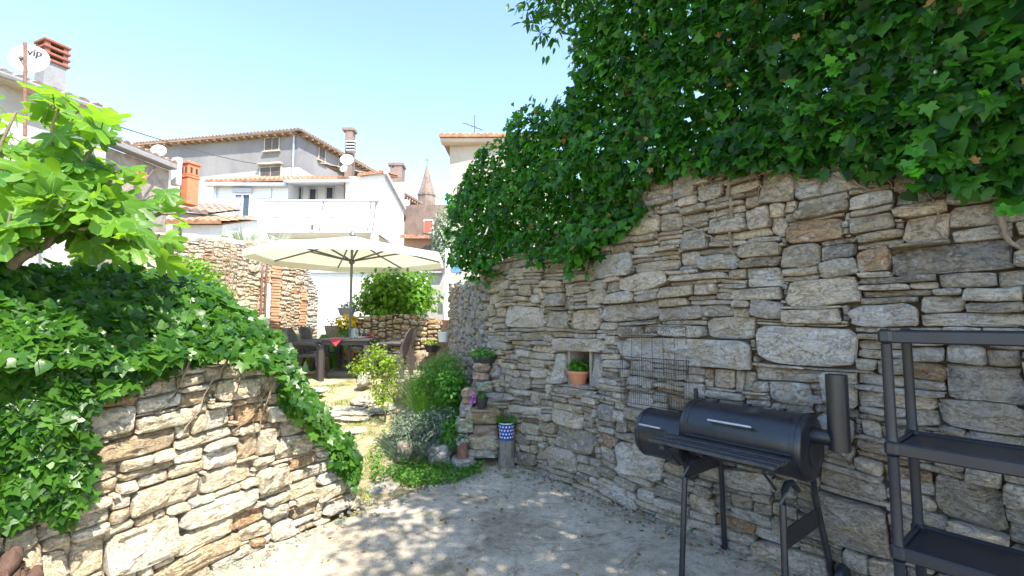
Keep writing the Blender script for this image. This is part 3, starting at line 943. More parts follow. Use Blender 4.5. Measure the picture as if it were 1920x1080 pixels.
# ------------------------------------------------------------------ leaves
def fan(outline, center, z_fold=0.0, droop=0.0, ring=None, cup=0.0):
    """leaf blade: outline points (x, y) round a centre; folded along the midrib and drooping at the tip"""
    def zz(x, y): return z_fold * abs(x) - droop * y * y + cup * math.sin(9 * x + 7 * y) * 0.1
    v = [(center[0], center[1], zz(*center))]
    vein = [1.0]
    rings = [1.0] if not ring else [ring, 1.0]
    n = len(outline)
    f = []
    for r in rings:
        for p in outline:
            x, y = center[0] + (p[0] - center[0]) * r, center[1] + (p[1] - center[1]) * r
            v.append((x, y, zz(x, y)))
            vein.append(p[2] if len(p) > 2 else 0.0)
    for k in range(n):
        f.append((0, 1 + k, 1 + (k + 1) % n))
    for i in range(len(rings) - 1):
        for k in range(n):
            f.append((1 + i * n + k, 1 + (i + 1) * n + k, 1 + (i + 1) * n + (k + 1) % n, 1 + i * n + (k + 1) % n))
    return np.array(v), f, vein
def sym(half): return half + [(-p[0], p[1]) + tuple(p[2:]) for p in half[::-1] if p[0] != 0]
IVY_A = sym([(0.0, 1.0), (0.14, 0.70), (0.30, 0.50), (0.58, 0.52), (0.45, 0.24), (0.56, -0.02), (0.24, -0.10), (0, 0.02)])
IVY_B = sym([(0.0, 1.0), (0.20, 0.72), (0.42, 0.42), (0.52, 0.14), (0.40, -0.06), (0.18, -0.12), (0, 0.0)])
FIG_A = sym([(0.0, 1.0, 1), (0.13, 0.93), (0.20, 0.78), (0.16, 0.60), (0.18, 0.50), (0.38, 0.76), (0.52, 0.80, 1), (0.58, 0.66), (0.48, 0.45), (0.30, 0.30), (0.44, 0.30), (0.60, 0.28, 1), (0.62, 0.14), (0.48, -0.02), (0.24, -0.10), (0, -0.02, 1)])
FIG_B = sym([(0.0, 1.0, 1), (0.19, 0.90), (0.25, 0.70), (0.22, 0.56), (0.42, 0.62), (0.52, 0.52, 1), (0.50, 0.34), (0.40, 0.22), (0.46, 0.08, 1), (0.34, -0.06), (0.14, -0.12), (0, -0.03, 1)])
LANCE = sym([(0.0, 1.0), (0.16, 0.66), (0.21, 0.35), (0.10, 0.08), (0, 0.0)])
OVAL = sym([(0.0, 1.0), (0.24, 0.70), (0.30, 0.40), (0.16, 0.08), (0, 0.0)])
IVY_C = sym([(0.0, 0.86), (0.20, 0.62), (0.40, 0.50), (0.55, 0.34), (0.54, 0.10), (0.42, -0.12), (0.20, -0.16), (0, -0.02)])
IVY_D = sym([(0.0, 1.0), (0.16, 0.72), (0.24, 0.52), (0.46, 0.56), (0.62, 0.50), (0.50, 0.30), (0.42, 0.18), (0.60, -0.02), (0.42, -0.10), (0.20, -0.14), (0, 0.02)])
T_IVY = [fan(IVY_A, (0, 0.26), 0.14, 0.14), fan(IVY_B, (0, 0.3), 0.16, 0.14), fan(IVY_D, (0, 0.24), -0.10, 0.22), fan(IVY_C, (0, 0.26), 0.08, 0.2), fan(IVY_D, (0, 0.24), 0.12, 0.1)]
T_FIG = [fan(FIG_A, (0, 0.22), 0.22, 0.22, 0.55, 0.35), fan(FIG_B, (0, 0.22), 0.12, 0.30, 0.55, 0.4), fan(FIG_A, (0, 0.22), -0.14, 0.14, 0.55, -0.4)]
T_LANCE = [fan(LANCE, (0, 0.45), 0.25, 0.2), fan(LANCE, (0, 0.45), 0.1, 0.4)]
T_OVAL = [fan(OVAL, (0, 0.45), 0.25, 0.2), fan(OVAL, (0, 0.45), 0.1, 0.35)]
T_BLADE = [(np.array([(-0.5, 0, 0), (0.5, 0, 0), (0.38, 0.5, 0.03), (-0.38, 0.5, 0.03), (0.0, 1.0, -0.1)]), [(0, 1, 2, 3), (3, 2, 4)], [0] * 5)]

class Leaves:
    """collects leaf placements; the largest in view become parts, the rest one mesh"""
    def __init__(s, templates): s.T, s.items = templates, []
    def put(s, p, normal, tip, size, tone, wid=1.0):
        p = Vector(p); nrm = Vector(normal).normalized()
        y = Vector(tip); y = y - nrm * y.dot(nrm)
        if y.length < 1e-3: y = nrm.orthogonal()
        y.normalize()
        x = y.cross(nrm)
        s.items.append((p, x * (size * wid), y * size, nrm * size, random.randrange(len(s.T)), tone))
    def merged(s, items):
        V, Fc, Tn, Vn = [], [], [], []
        k = 0
        for (p, x, y, n, t, tone) in items:
            tv_, tf_, vn = s.T[t]
            Bm = np.array([x, y, n])
            V.append(tv_ @ Bm + np.array(p))
            Fc += [tuple(i + k for i in f) for f in tf_]
            Tn.append(np.tile(np.array([*tone, 1.0], dtype=np.float32), (len(tv_), 1)))
            Vn += vn
            k += len(tv_)
        return np.concatenate(V), Fc, np.concatenate(Tn), Vn
    def mesh_of(s, name, items, m, off=(0, 0, 0)):
        V, Fc, Tn, Vn = s.merged(items)
        me = D.meshes.new(name)
        me.from_pydata((V - np.array(off)).tolist(), [], Fc)
        me.materials.append(m)
        a = me.attributes.new('tone', 'FLOAT_COLOR', 'POINT')
        a.data.foreach_set('color', Tn.ravel())
        a = me.attributes.new('vein', 'FLOAT', 'POINT')
        a.data.foreach_set('value', np.array(Vn, dtype=np.float32))
        me.shade_smooth()
        return me
    def build(s, root, m, name='leaves', limit=0, pname='leaf', front=None, top=None):
        off = wloc(root) if root else Vector((0, 0, 0))
        items = s.items
        if limit:
            sc = []
            for i, it in enumerate(items):
                u, v = proj(it[0])
                ok = -20 < u < 1940 and -20 < v < 1100
                f = front(it[0]) if front else 0.0
                d = max(0.3, it[0].y)
                sc.append(((it[2].length / d) * (1 if ok else 0.001) * (1 - 0.8 * f), i))
            sc.sort(reverse=True)
            chosen = set(i for _, i in sc[:limit])
            variants = {}
            for i in sorted(chosen):
                p, x, y, n, t, tone = items[i]
                q = (t, int(tone[0] * 5), int(tone[1] * 3))
                if q not in variants:
                    variants[q] = s.mesh_of(pname, [(Vector((0, 0, 0)), Vector((1, 0, 0)), Vector((0, 1, 0)), Vector((0, 0, 1)), t, tone)], m)
                o = D.objects.new(pname, variants[q])
                COL.objects.link(o)
                o.parent = root
                mt = Matrix(((x.x, y.x, n.x, p.x - off.x), (x.y, y.y, n.y, p.y - off.y), (x.z, y.z, n.z, p.z - off.z), (0, 0, 0, 1)))
                o.matrix_basis = mt
            items = [it for i, it in enumerate(items) if i not in chosen]
        if not items: return None
        o = D.objects.new(name, s.mesh_of(name, items, m, off))
        COL.objects.link(o)
        if root:
            o.parent = root
            o['kind'] = 'stuff'
        return o
def rvec(k=1.0): return Vector((random.gauss(0, k), random.gauss(0, k), random.gauss(0, k)))
UP = Vector((0, 0, 1))

# ---- ivy over the tall wall
IVY_R = [(1085, 140), (1060, 190), (1000, 200), (975, 225), (930, 265), (868, 285), (845, 310), (850, 345), (838, 385), (845, 430), (855, 480), (880, 520), (905, 525), (925, 480), (960, 455), (1000, 480), (1050, 480), (1085, 500), (1110, 470), (1150, 430), (1195, 410), (1190, 370), (1215, 330), (1290, 300), (1370, 312), (1440, 310), (1500, 300), (1560, 312), (1640, 322), (1690, 315), (1730, 368), (1765, 340), (1830, 348), (1925, 362), (2200, 400), (2200, -260), (1085, -260)]
ivr = thing('ivy', wpt(RO, RA, RN, 1.0, 0, 2.4), 'deep green shaded ivy hanging in a thick mass over the tall grey wall', 'ivy')
LV = Leaves(T_IVY)
def ivy_front(s, z): return 0.20 + 0.17 * mnoise.noise((s * 2.3, z * 2.6, 17)) + 0.07 * mnoise.noise((s * 6, z * 6, 27))
ofs = {}
cnt = 0
while cnt < 21000:
    s = U(-1.95, 4.4); z = U(1.75, 4.45)
    if z > lerp_table([(-1.9, 3.1), (-1.3, 3.3), (-0.9, 3.55), (-0.3, 4.0), (0.6, 4.3), (2, 4.1), (4.4, 3.7)], s) + 0.2 * mnoise.noise((s * 3, 1, 1)): continue
    jit = 10
    u, v = proj(wpt(RO, RA, RN, s, 0.15, z))
    if not inpoly(u + random.gauss(0, jit), v + random.gauss(0, jit), IVY_R): continue
    fo = ivy_front(s, z)
    q = random.random()
    wt = r_top(s)
    free = z > wt or s < -1.08
    if q < 0.55: o = fo - random.expovariate(1 / 0.06)
    elif free: o = U(-0.75, fo)
    else: o = U(0.03, fo)
    if not free: o = max(o, 0.03 + 0.03 * random.random())
    p = wpt(RO, RA, RN, s, o, z)
    top = smooth(3.0, 4.2, z)
    nrm = RN * 1.0 + UP * (0.5) + rvec(0.6)
    if o < fo - 0.4: nrm = rvec(1)
    tip = -UP * 1.0 + RN * 0.25 + rvec(0.45)
    t = min(1, max(0, random.gauss(0.48 if s < 0.9 else 0.30, 0.3)))  # leaf colour paints sun on the far end, shade on the rest
    if random.random() < 0.035: t = 1.0
    size = U(0.042, 0.092) * (1.0 if s > 0.3 else 0.9)
    LV.put(p, nrm, tip, size, (t, random.random(), 0))
    cnt += 1
LV.build(ivr, M['ivy'], 'leaves', 300, 'leaf', front=lambda p: smooth(0.0, 0.25, ivy_front((p - RO).dot(RA), p.z) - (p - RO).dot(RN)))
# young bright shoots
LV = Leaves(T_IVY)
for (u, v) in ((1558, 100), (1572, 240), (1582, 120), (1700, 300), (1720, 320), (1890, 392), (1555, 125), (1180, 215), (1215, 242), (1110, 265), (1700, 290)):
    for k in range(4):
        q = hit(u + U(-22, 22), v + U(-20, 20), RO + RN * 0.42, RN)
        LV.put(q, RN + UP * 0.6 + rvec(0.4), -UP + rvec(0.6), U(0.035, 0.06), (random.random(), 0.9, 0))
LV.build(ivr, M['young'], 'young_leaves')
LV = Leaves(T_IVY)
for k in range(120):
    s = U(-0.8, 3.4); z = U(2.0, 3.9)
    u, v = proj(wpt(RO, RA, RN, s, 0.15, z))
    if not inpoly(u, v, IVY_R): continue
    LV.put(wpt(RO, RA, RN, s, ivy_front(s, z) - U(-0.02, 0.05), z), RN + rvec(0.7), -UP + rvec(0.7), U(0.03, 0.06), (random.random(), 0.5, 0))
LV.build(ivr, M['dead'], 'dead_leaves')
# bare woody stems clinging to the face
def vine(pxs, r0, name='stem', o=0.05, par=None):
    pts = []
    for (a, c) in zip(pxs, pxs[1:]):
        for k in range(4):
            t = k / 4
            h = hit(a[0] + (c[0] - a[0]) * t + U(-3, 3), a[1] + (c[1] - a[1]) * t + U(-2, 2), RO + RN * (o + U(-.008, .008)), RN)
            pts.append(h)
    b = MB(); n = len(pts)
    b.tube(pts, [r0 * (1 - 0.65 * i / n) for i in range(n)], 7)
    return b.build(name, M['vine'], par or ivr, sm=60)
for pxs, r in (([(1372, 300), (1365, 350), (1372, 400), (1366, 440), (1374, 470), (1392, 500)], 0.016), ([(1300, 310), (1320, 350), (1345, 385), (1368, 390)], 0.011), ([(1285, 420), (1315, 435), (1350, 455), (1378, 462)], 0.010),
               ([(1104, 440), (1098, 480), (1106, 515)], 0.028), ([(1200, 360), (1222, 400), (1232, 440), (1240, 470)], 0.010), ([(1195, 380), (1215, 385), (1240, 410), (1262, 420)], 0.008), ([(1585, 330), (1610, 345), (1640, 365)], 0.009),
               ([(1870, 380), (1880, 430), (1900, 460), (1925, 470)], 0.018), ([(1790, 365), (1820, 345), (1860, 350), (1900, 345)], 0.013), ([(1250, 330), (1262, 370), (1255, 410)], 0.007), ([(1480, 320), (1492, 345), (1530, 352)], 0.007), ([(1410, 320), (1425, 350), (1418, 380)], 0.006),
               ([(1215, 415), (1240, 425), (1282, 430)], 0.005), ([(1660, 330), (1672, 350), (1700, 370)], 0.006), ([(1240, 318), (1290, 330), (1340, 322), (1395, 335), (1440, 325)], 0.010), ([(1450, 318), (1510, 338), (1560, 330), (1620, 350), (1680, 345)], 0.011), ([(1340, 315), (1330, 360), (1345, 410), (1338, 440)], 0.006), ([(1540, 325), (1535, 365), (1550, 395)], 0.006), ([(1130, 440), (1150, 462), (1145, 500)], 0.009), ([(1740, 360), (1760, 395), (1755, 430), (1775, 455)], 0.007), ([(1400, 330), (1440, 360), (1470, 352)], 0.005)):
    vine(pxs, r)

# ---- the tree above the wall
tr = thing('overhanging_tree', wpt(RO, RA, RN, 2.4, -1.1, 0), 'dark glossy leaved tree leaning over the top of the tall wall', 'tree')
def limb(b, p0, p1, r0, r1, bend=0.2, n=7):
    p0, p1 = Vector(p0), Vector(p1)
    w = rvec(bend * (p1 - p0).length * 0.3)
    pts = [p0.lerp(p1, i / n) + w * math.sin(PI * i / n) + rvec(0.012) * (0 < i < n) for i in range(n + 1)]
    b.tube(pts, [r0 + (r1 - r0) * i / n for i in range(n + 1)], 8)
    return pts
b = MB()
fork = wpt(RO, RA, RN, 2.3, -0.9, 3.0)
limb(b, wpt(RO, RA, RN, 2.4, -1.1, -0.1), fork, 0.17, 0.12)
b.build('trunk', M['bark'], tr, sm=60)
clumps = []
for (s, o, z, r) in ((0.30, 0.05, 4.58, 0.30), (0.42, 0.0, 4.95, 0.36), (0.52, 0.15, 4.62, 0.45), (0.75, 0.0, 4.85, 0.55), (1.2, 0.1, 4.75, 0.55), (1.7, 0.2, 4.7, 0.6), (2.3, 0.35, 4.5, 0.65), (2.9, 0.1, 4.7, 0.75), (2.6, 0.9, 4.9, 0.6), (3.3, 0.8, 4.6, 0.75), (3.9, 0.2, 4.6, 0.8), (3.6, 1.5, 5.0, 0.6), (4.5, 0.9, 4.6, 0.85), (4.4, 1.9, 5.0, 0.6), (5.1, 0.2, 4.8, 0.85), (5.3, 1.3, 4.7, 0.8), (5.5, 2.2, 5.0, 0.65), (6.1, 0.6, 4.7, 0.85), (6.3, 1.7, 4.9, 0.8), (3.4, -0.8, 5.0, 0.7), (2.9, 0.55, 4.45, 0.5), (3.6, 0.75, 5.2, 0.7), (4.6, 1.4, 5.2, 0.8), (5.6, 1.1, 5.4, 0.8), (2.2, 0.6, 4.75, 0.4), (4.0, 1.0, 4.2, 0.5), (5.0, 0.6, 4.2, 0.6), (5.9, 1.4, 4.2, 0.6), (6.8, 1.2, 4.8, 0.7), (4.9, 2.3, 4.7, 0.45)):
    c = wpt(RO, RA, RN, s, o, z)
    clumps.append((c, r))
    if s > 2.2:
        b = MB(); limb(b, fork, c, 0.05, 0.015, 0.2, 9)
        b.build('branch', M['bark'], tr, sm=60)
LV = Leaves(T_LANCE)
for c, r in clumps:
    sv_ = (c - RO).dot(RA)
    for sp_ in range(int((95 if sv_ < 1.5 else 200) * r * r) + 24):
        d = rvec(1).normalized()
        e = c + Vector((d.x * r, d.y * r, d.z * r * 0.8)) * (U(0.25, 1) ** 0.5)
        dirn = (d + Vector((0, 0, -0.5)) + rvec(0.3)).normalized()
        for k in range(9):
            q = e + dirn * (k * 0.032) + rvec(0.035)
            LV.put(q, UP * 0.7 + rvec(0.6), dirn * 0.6 - UP * 0.6 + rvec(0.5), U(0.07, 0.115), (min(1, max(0, random.gauss(0.4, 0.22))), random.random(), 0), 1.05)
LV.build(tr, M['tree_leaf'], 'crown')

# ---- ivy on the low wall
IVY_L = [(0, 500), (60, 498), (140, 505), (250, 503), (310, 515), (400, 543), (470, 590), (530, 648), (565, 715), (600, 765), (640, 820), (672, 860), (668, 900), (640, 880), (618, 830), (585, 790), (540, 752), (518, 690), (480, 672), (430, 660), (330, 668), (300, 695), (252, 715), (200, 738), (150, 770), (150, 800), (172, 850), (160, 925), (120, 975), (80, 935), (40, 965), (0, 985), (-60, 1000), (-340, 1120), (-340, 470)]
ivl = thing('ivy', LO + LA * 1.4 + Vector((0, 0, 1.2)), 'bright green trailing ivy spilling over the low sunlit wall', 'ivy')
LV = Leaves(T_IVY)
cnt = 0
NTOP = (LN * 0.55 + UP * 0.85).normalized()
while cnt < 16500:
    u, v = U(-340, 680), U(465, 1120)
    if not inpoly(u + random.gauss(0, 7), v + random.gauss(0, 7), IVY_L): continue
    h = hit(u, v, LO, LN)
    s = (h - LO).dot(LA)
    nz = 0.12 + 0.10 * mnoise.noise((s * 3, h.z * 3.5, 3)) + 0.05 * mnoise.noise((s * 8, h.z * 8, 6))
    if s < 0: continue
    # density in real area, not in picture area
    if random.random() > (h.y / 3.6) ** 2: continue
    topz = max(0.35, lw_top(s))
    if h.z < topz:
        dep = max(0.03, nz - random.expovariate(1 / 0.05))
        q = hit(u, v, LO + LN * dep, LN)
        nrm = LN + UP * 0.4 + rvec(0.55)
        tip = -UP + LN * 0.3 + rvec(0.5)
    else:
        base_ = LO + LA * s + UP * (topz) + LN * 0.04
        dep = nz * 1.0 - random.expovariate(1 / 0.06)
        q = hit(u, v, base_ + NTOP * dep, NTOP)
        if (q - h).dot(-LN) > 1.1 or (q - h).dot(LN) > 0.4: continue
        nrm = NTOP + LN * 0.3 + rvec(0.55)
        tip = -UP * 0.5 + LN * 0.7 + rvec(0.6)
    t = min(1, max(0, random.gauss(0.42, 0.32)))
    LV.put(q, nrm, tip, U(0.035, 0.085), (t, random.random(), 0))
    cnt += 1
# along the bank beside the path, behind the wall's tapering end
for k in range(2600):
    y = U(3.7, 6.4)
    e = lerp_table(EDGE, y) - U(-0.12, 0.9)
    if (Vector((e, y, 0)) - LO).dot(LN) > -0.05: continue
    z = terr(e, y)
    q = Vector((e, y, z + abs(random.gauss(0.05, 0.06))))
    LV.put(q, Vector((0.5, -0.3, 0.9)) + rvec(0.4), Vector((0.6, -0.4, -0.5)) + rvec(0.5), U(0.05, 0.09), (min(1, max(0, random.gauss(0.5, 0.25))), random.random(), 0))
LV.build(ivl, M['ivy_sun'], 'leaves', 300, 'leaf')
b = MB()
for k in range(9):
    s0 = U(0.5, 2.1)
    pts = [wpt(LO, LA, LN, s0 + 0.05 * j * U(0.5, 1.2), 0.06 + 0.02 * math.sin(j), lw_top(s0) + 0.1 - 0.09 * j) for j in range(6)]
    b.tube(pts, [0.009 - 0.001 * j for j in range(6)], 6)
b.build('stems', M['vine'], ivl, sm=60, kind='stuff')

# ---- fig tree
random.seed(23)
FIG = [(-40, 165), (30, 170), (70, 180), (130, 190), (180, 195), (205, 245), (222, 262), (228, 305), (262, 335), (300, 345), (362, 392), (368, 420), (330, 425), (318, 470), (325, 505), (262, 480), (200, 470), (150, 490), (100, 470), (60, 490), (0, 500), (-40, 510)]
fg = thing('fig_tree', Vector((-2.75, 1.75, 1.3)), 'young fig tree with large lobed bright green leaves above the low wall', 'fig tree')
b = MB()
fk = at(-60, 560, 2.25)
tips = []
trunk = limb(b, (-2.85, 1.7, 1.2), fk, 0.05, 0.04)
b.build('trunk', M['figbark'], fg, sm=60)
joint = at(110, 440, 2.45)
b = MB(); limb(b, fk, joint, 0.036, 0.022, 0.1); b.build('branch', M['figbark'], fg, sm=60)
for (u, v, Y, src) in ((150, 300, 2.5, joint), (110, 205, 2.45, joint), (185, 240, 2.6, joint), (250, 380, 2.5, joint), (330, 400, 2.65, joint), (60, 330, 2.35, joint), (30, 210, 2.3, fk), (300, 440, 2.55, joint), (220, 330, 2.75, joint), (20, 400, 2.2, fk), (230, 440, 2.35, joint), (-30, 260, 2.3, fk), (120, 380, 2.2, joint)):
    e = at(u, v, Y)
    b = MB(); pts = limb(b, src, e, 0.016, 0.006, 0.22)
    b.build('branch', M['figbark'], fg, sm=60)
    tips.append(pts)
LV = Leaves(T_FIG)
stalks = MB()
def fig_leaf(q, outv, sz, tone):
    nrm = UP * 0.75 + Vector((0.18, -0.28, 0)) + outv * 0.35 + rvec(0.42)
    st = q + outv * U(0.04, 0.09) + UP * U(0.0, 0.04)
    stalks.tube([q, (q + st) / 2 + UP * 0.012, st], 0.0028, 5)
    LV.put(st, nrm, outv + UP * U(-0.75, 0.1), sz, (tone, random.random(), 0))
for pts in tips:
    for k in range(13):
        t = U(0.25, 1.0)
        q = pts[int(t * (len(pts) - 1))] + rvec(0.02)
        outv = Vector((U(-1, 1), U(-1, 1), U(-0.2, 0.5))).normalized()
        fig_leaf(q, outv, U(0.08, 0.19), min(1, max(0, random.gauss(0.5, 0.25))))
cnt = 0
while cnt < 150:
    u, v = U(-40, 370), U(165, 510)
    if not inpoly(u, v, FIG) or not inpoly(u + 22, v, FIG) or not inpoly(u, v - 18, FIG): continue
    Y = U(2.2, 3.1)
    q = at(u, v, Y)
    outv = (q - at(120, 380, 2.6)).normalized() + rvec(0.5)
    fig_leaf(q, outv.normalized(), U(0.10, 0.19) , min(1, max(0, random.gauss(0.55, 0.25))))
    cnt += 1
LV.build(fg, M['fig'], 'leaves', 300, 'leaf')
stalks.build('leaf_stalks', M['shrub'], fg, sm=60, kind='stuff')

# ------------------------------------------------------------------ bushes, herbs, grass
def ellipsoid_bush(root, c, r, n, m, T, size, name='foliage', tone=(0.5, 0.22), flat=0.6, shell=0.45, wid=1.0, lump=0.25, seed=0):
    LVb = Leaves(T)
    c = Vector(c)
    for k in range(n):
        d = rvec(1).normalized()
        rr = (U(shell, 1) ** 0.7) * (1 + lump * mnoise.noise(d * 2.2 + Vector((seed, 0, 0))) + 0.12 * mnoise.noise(d * 6 + Vector((0, seed, 0))))
        p = c + Vector((d.x * r[0], d.y * r[1], d.z * r[2])) * rr
        LVb.put(p, d * 0.6 + UP * flat + rvec(0.45), d + rvec(0.6), U(*size), (min(1, max(0, random.gauss(*tone))), random.random(), 0), wid)
    return LVb.build(root, m, name)
def stems_to(root, base, c, r, n, rad0, m, name='stem'):
    for k in range(n):
        d = rvec(1).normalized(); d.z = abs(d.z) * 0.8
        b = MB(); limb(b, Vector(base) + Vector((d.x, d.y, 0)) * 0.03, Vector(c) + Vector((d.x * r[0], d.y * r[1], d.z * r[2])) * 0.6, rad0, rad0 * 0.4, 0.3, 5)
        b.build(name, m, root, sm=60)
def tuft(LVt, c, n, spread, h, w, lean=0.5, tone=(0.5, 0.25), zfn=None):
    for k in range(n):
        a = U(0, 2 * PI); q = spread * math.sqrt(random.random())
        x, y = c[0] + math.cos(a) * q, c[1] + math.sin(a) * q
        z = zfn(x, y) if zfn else c[2]
        outv = Vector((math.cos(a), math.sin(a), 0)) * lean * (0.3 + q / max(spread, .01)) + rvec(0.12)
        hh = U(0.6, 1.0) * h
        nrm = Vector((math.sin(a) + U(-.6, .6), -math.cos(a) + U(-.6, .6), 0.25))
        LVt.put((x, y, z), nrm, UP + outv, hh, (min(1, max(0, random.gauss(*tone))), random.random(), 0), w / hh)

# bush on the wall behind the table
bc = at(745, 545, 11.3)
bs = thing('laurel_bush', (bc.x, bc.y, 1.5), 'rounded dense green bush growing behind the low golden wall', 'bush')
ellipsoid_bush(bs, bc - UP * .34 + Vector((0, -.1, 0)), (0.95, 0.6, 0.42), 1500, M['bush'], T_OVAL, (0.085, 0.15), 'lower_foliage', tone=(0.6, 0.25), shell=0.4, lump=0.3, seed=8)
ellipsoid_bush(bs, bc, (0.98, 0.7, 0.66), 3600, M['bush'], T_OVAL, (0.07, 0.14), tone=(0.5, 0.3), shell=0.25, lump=0.6, seed=2)
stems_to(bs, (bc.x, bc.y, 1.45), bc, (0.9, 0.6, 0.6), 8, 0.02, M['bark'])
# lime green shrub in the path
sc_ = ground(722, 775, 0.30)
sh = thing('young_shrub', (sc_.x, sc_.y, terr(sc_.x, sc_.y)), 'slender lime green young shrub growing in the path before the table', 'shrub')
zb = terr(sc_.x, sc_.y)
b = MB(); limb(b, (sc_.x, sc_.y, zb), (sc_.x - 0.05, sc_.y, zb + 0.55), 0.012, 0.006); b.build('trunk', M['bark'], sh, sm=60)
for (u, v, r, n) in ((718, 720, .22, 420), (690, 685, .2, 360), (728, 680, .2, 360), (705, 660, .16, 240), (668, 690, .12, 140), (715, 745, .17, 200), (735, 705, .13, 160)):
    c = at(u, v, sc_.y + U(-0.1, 0.1))
    ellipsoid_bush(sh, c, (r, r, r), int(n * 0.8), M['shrub'], T_OVAL, (0.026, 0.055), tone=(0.6, 0.28), shell=0.05, wid=0.8, lump=0.75, seed=u)
    b = MB(); limb(b, (sc_.x - 0.02, sc_.y, zb + 0.25), c, 0.007, 0.003); b.build('branch', M['bark'], sh, sm=60)
# feathery green plant by the wall
def blades(root, m, centre_px, Y, n, spread, h, w, lean, tone=(0.5, 0.25), name='stalks'):
    c = at(*centre_px, Y)
    LVt = Leaves(T_BLADE)
    tuft(LVt, (c.x, c.y, 0), n, spread, h, w, lean, tone, lambda x, y: terr(x, y) - 0.01)
    return LVt.build(root, m, name)
def plant(name, px, Y, label, cat='plant', group=None):
    c = at(*px, Y)
    return thing(name, (c.x, c.y, terr(c.x, c.y)), label, cat, group)
pl = plant('feathery_herb', (830, 740), 6.3, 'tall feathery bright green herb beside the pale rubble wall', 'herb')
blades(pl, M['herb'], (835, 740), 6.3, 700, 0.30, 0.62, 0.010, 0.5)
for (u, v, rx, rz_, n) in ((820, 700, .28, .26, 1500), (842, 690, .24, .26, 1100), (800, 720, .22, .2, 900), (830, 740, .3, .2, 1000)):
    ellipsoid_bush(pl, at(u, v, 6.4), (rx, .25, rz_), n, M['herb'], T_LANCE, (0.035, 0.07), tone=(0.5, 0.3), flat=0.8, shell=0.2, wid=.6, seed=u)
blades(pl, M['herb'], (815, 730), 6.9, 500, 0.26, 0.70, 0.010, 0.30)
pl = plant('green_bush', (850, 740), 5.75, 'low bright green leafy bush pressed against the pale rubble wall', 'bush')
c = at(848, 725, 5.8)
ellipsoid_bush(pl, c, (0.20, 0.24, 0.24), 1100, M['cover'], T_OVAL, (0.035, 0.065), tone=(0.5, 0.25), shell=0.2, seed=5)
pl = plant('lavender_bush', (790, 850), 5.25, 'grey green rounded lavender bush beside the path', 'lavender')
for (u, v, Y, n, s_, h) in ((785, 850, 5.2, 500, 0.24, 0.42), (830, 850, 5.25, 350, 0.20, 0.42), (752, 830, 5.45, 250, 0.16, 0.32)):
    blades(pl, M['lavender'], (u, v), Y, n, s_, h, 0.009, 0.75)
c = at(790, 800, 5.3)
for (u, v, rx, rz_, n) in ((770, 805, .25, .24, 1500), (822, 800, .24, .24, 1400), (795, 830, .30, .2, 1500), (752, 835, .16, .15, 600)):
    ellipsoid_bush(pl, at(u, v, 5.3), (rx, .22, rz_), n, M['lavender'], T_LANCE, (0.03, 0.055), tone=(0.5, 0.3), flat=0.9, shell=0.3, wid=.7, seed=u)
pl = plant('silvery_herb', (795, 690), 7.6, 'pale silvery wispy herb near the foot of the low golden wall', 'herb')
blades(pl, M['olive'], (790, 700), 7.5, 420, 0.30, 0.5, 0.008, 0.5)
blades(pl, M['dry'], (775, 700), 7.7, 60, 0.30, 0.6, 0.006, 0.7)
pl = plant('creeping_herb', (850, 850), 5.05, 'soft green weedy plant between the lavender and the stone pier', 'plant')
c = at(846, 815, 5.1)
ellipsoid_bush(pl, c, (0.13, 0.12, 0.2), 500, M['cover'], T_OVAL, (0.025, 0.05), tone=(0.4, 0.25), shell=0.2, seed=15)
pl = plant('tall_grass_clump', (605, 640), 10.1, 'tall bright green grassy clump left of the table', 'plant')
blades(pl, M['herb'], (607, 640), 10.0, 800, 0.26, 0.95, 0.016, 0.25)
# ground cover along the patio edge
LV = Leaves(T_OVAL)
GC = [(740, 880), (790, 850), (860, 850), (905, 868), (900, 885), (850, 903), (800, 905), (760, 905), (730, 885)]
GC2 = [(690, 850), (740, 800), (760, 830), (745, 880), (700, 905)]
cnt = 0
while cnt < 2600:
    u, v = U(685, 930), U(795, 925)
    if not (inpoly(u, v, GC) or (inpoly(u, v, GC2) and random.random() < 0.35)): continue
    q = ground(u, v, 0.04)
    h = abs(random.gauss(0.02, 0.03))
    LV.put((q.x, q.y, max(0.0, terr(q.x, q.y)) + 0.01 + h), UP + rvec(0.45), rvec(1), U(0.02, 0.042), (min(1, max(0, random.gauss(0.5, 0.25))), random.random(), 0))
    cnt += 1
o = LV.build(None, M['cover'], 'ground_cover')
tag(o, 'low bright green weeds spreading along the patio edge', 'ground cover', kind='stuff')
# grass in the path
LV = Leaves(T_BLADE)
cnt = 0
while cnt < 9000:
    x, y = U(-4.4, -0.3), U(4.0, 9.2)
    e = lerp_table(EDGE, y)
    if x < e - 0.1 or x > lerp_table([(4.0, -0.75), (5, -0.6), (7, -0.9), (9.3, -1.4)], y): continue
    d = mnoise.noise((x * 1.7, y * 1.7, 30)) + 0.5 * mnoise.noise((x * 5, y * 5, 31))
    if d < 0.05 + 0.25 * random.random(): continue
    if -3.9 < x < -2.2 and 8.0 < y < 9.9: continue
    z = terr(x, y)
    LV.put((x, y, z - 0.005), Vector((U(-1, 1), U(-1, 1), 0.3)), UP + rvec(0.35), U(0.025, 0.075), (random.random() ** 1.2, random.random(), 0), 0.12)
    cnt += 1
o = LV.build(None, M['grass'], 'path_grass')
tag(o, 'short yellow green grass tufts growing between the path stones', 'grass', kind='stuff')
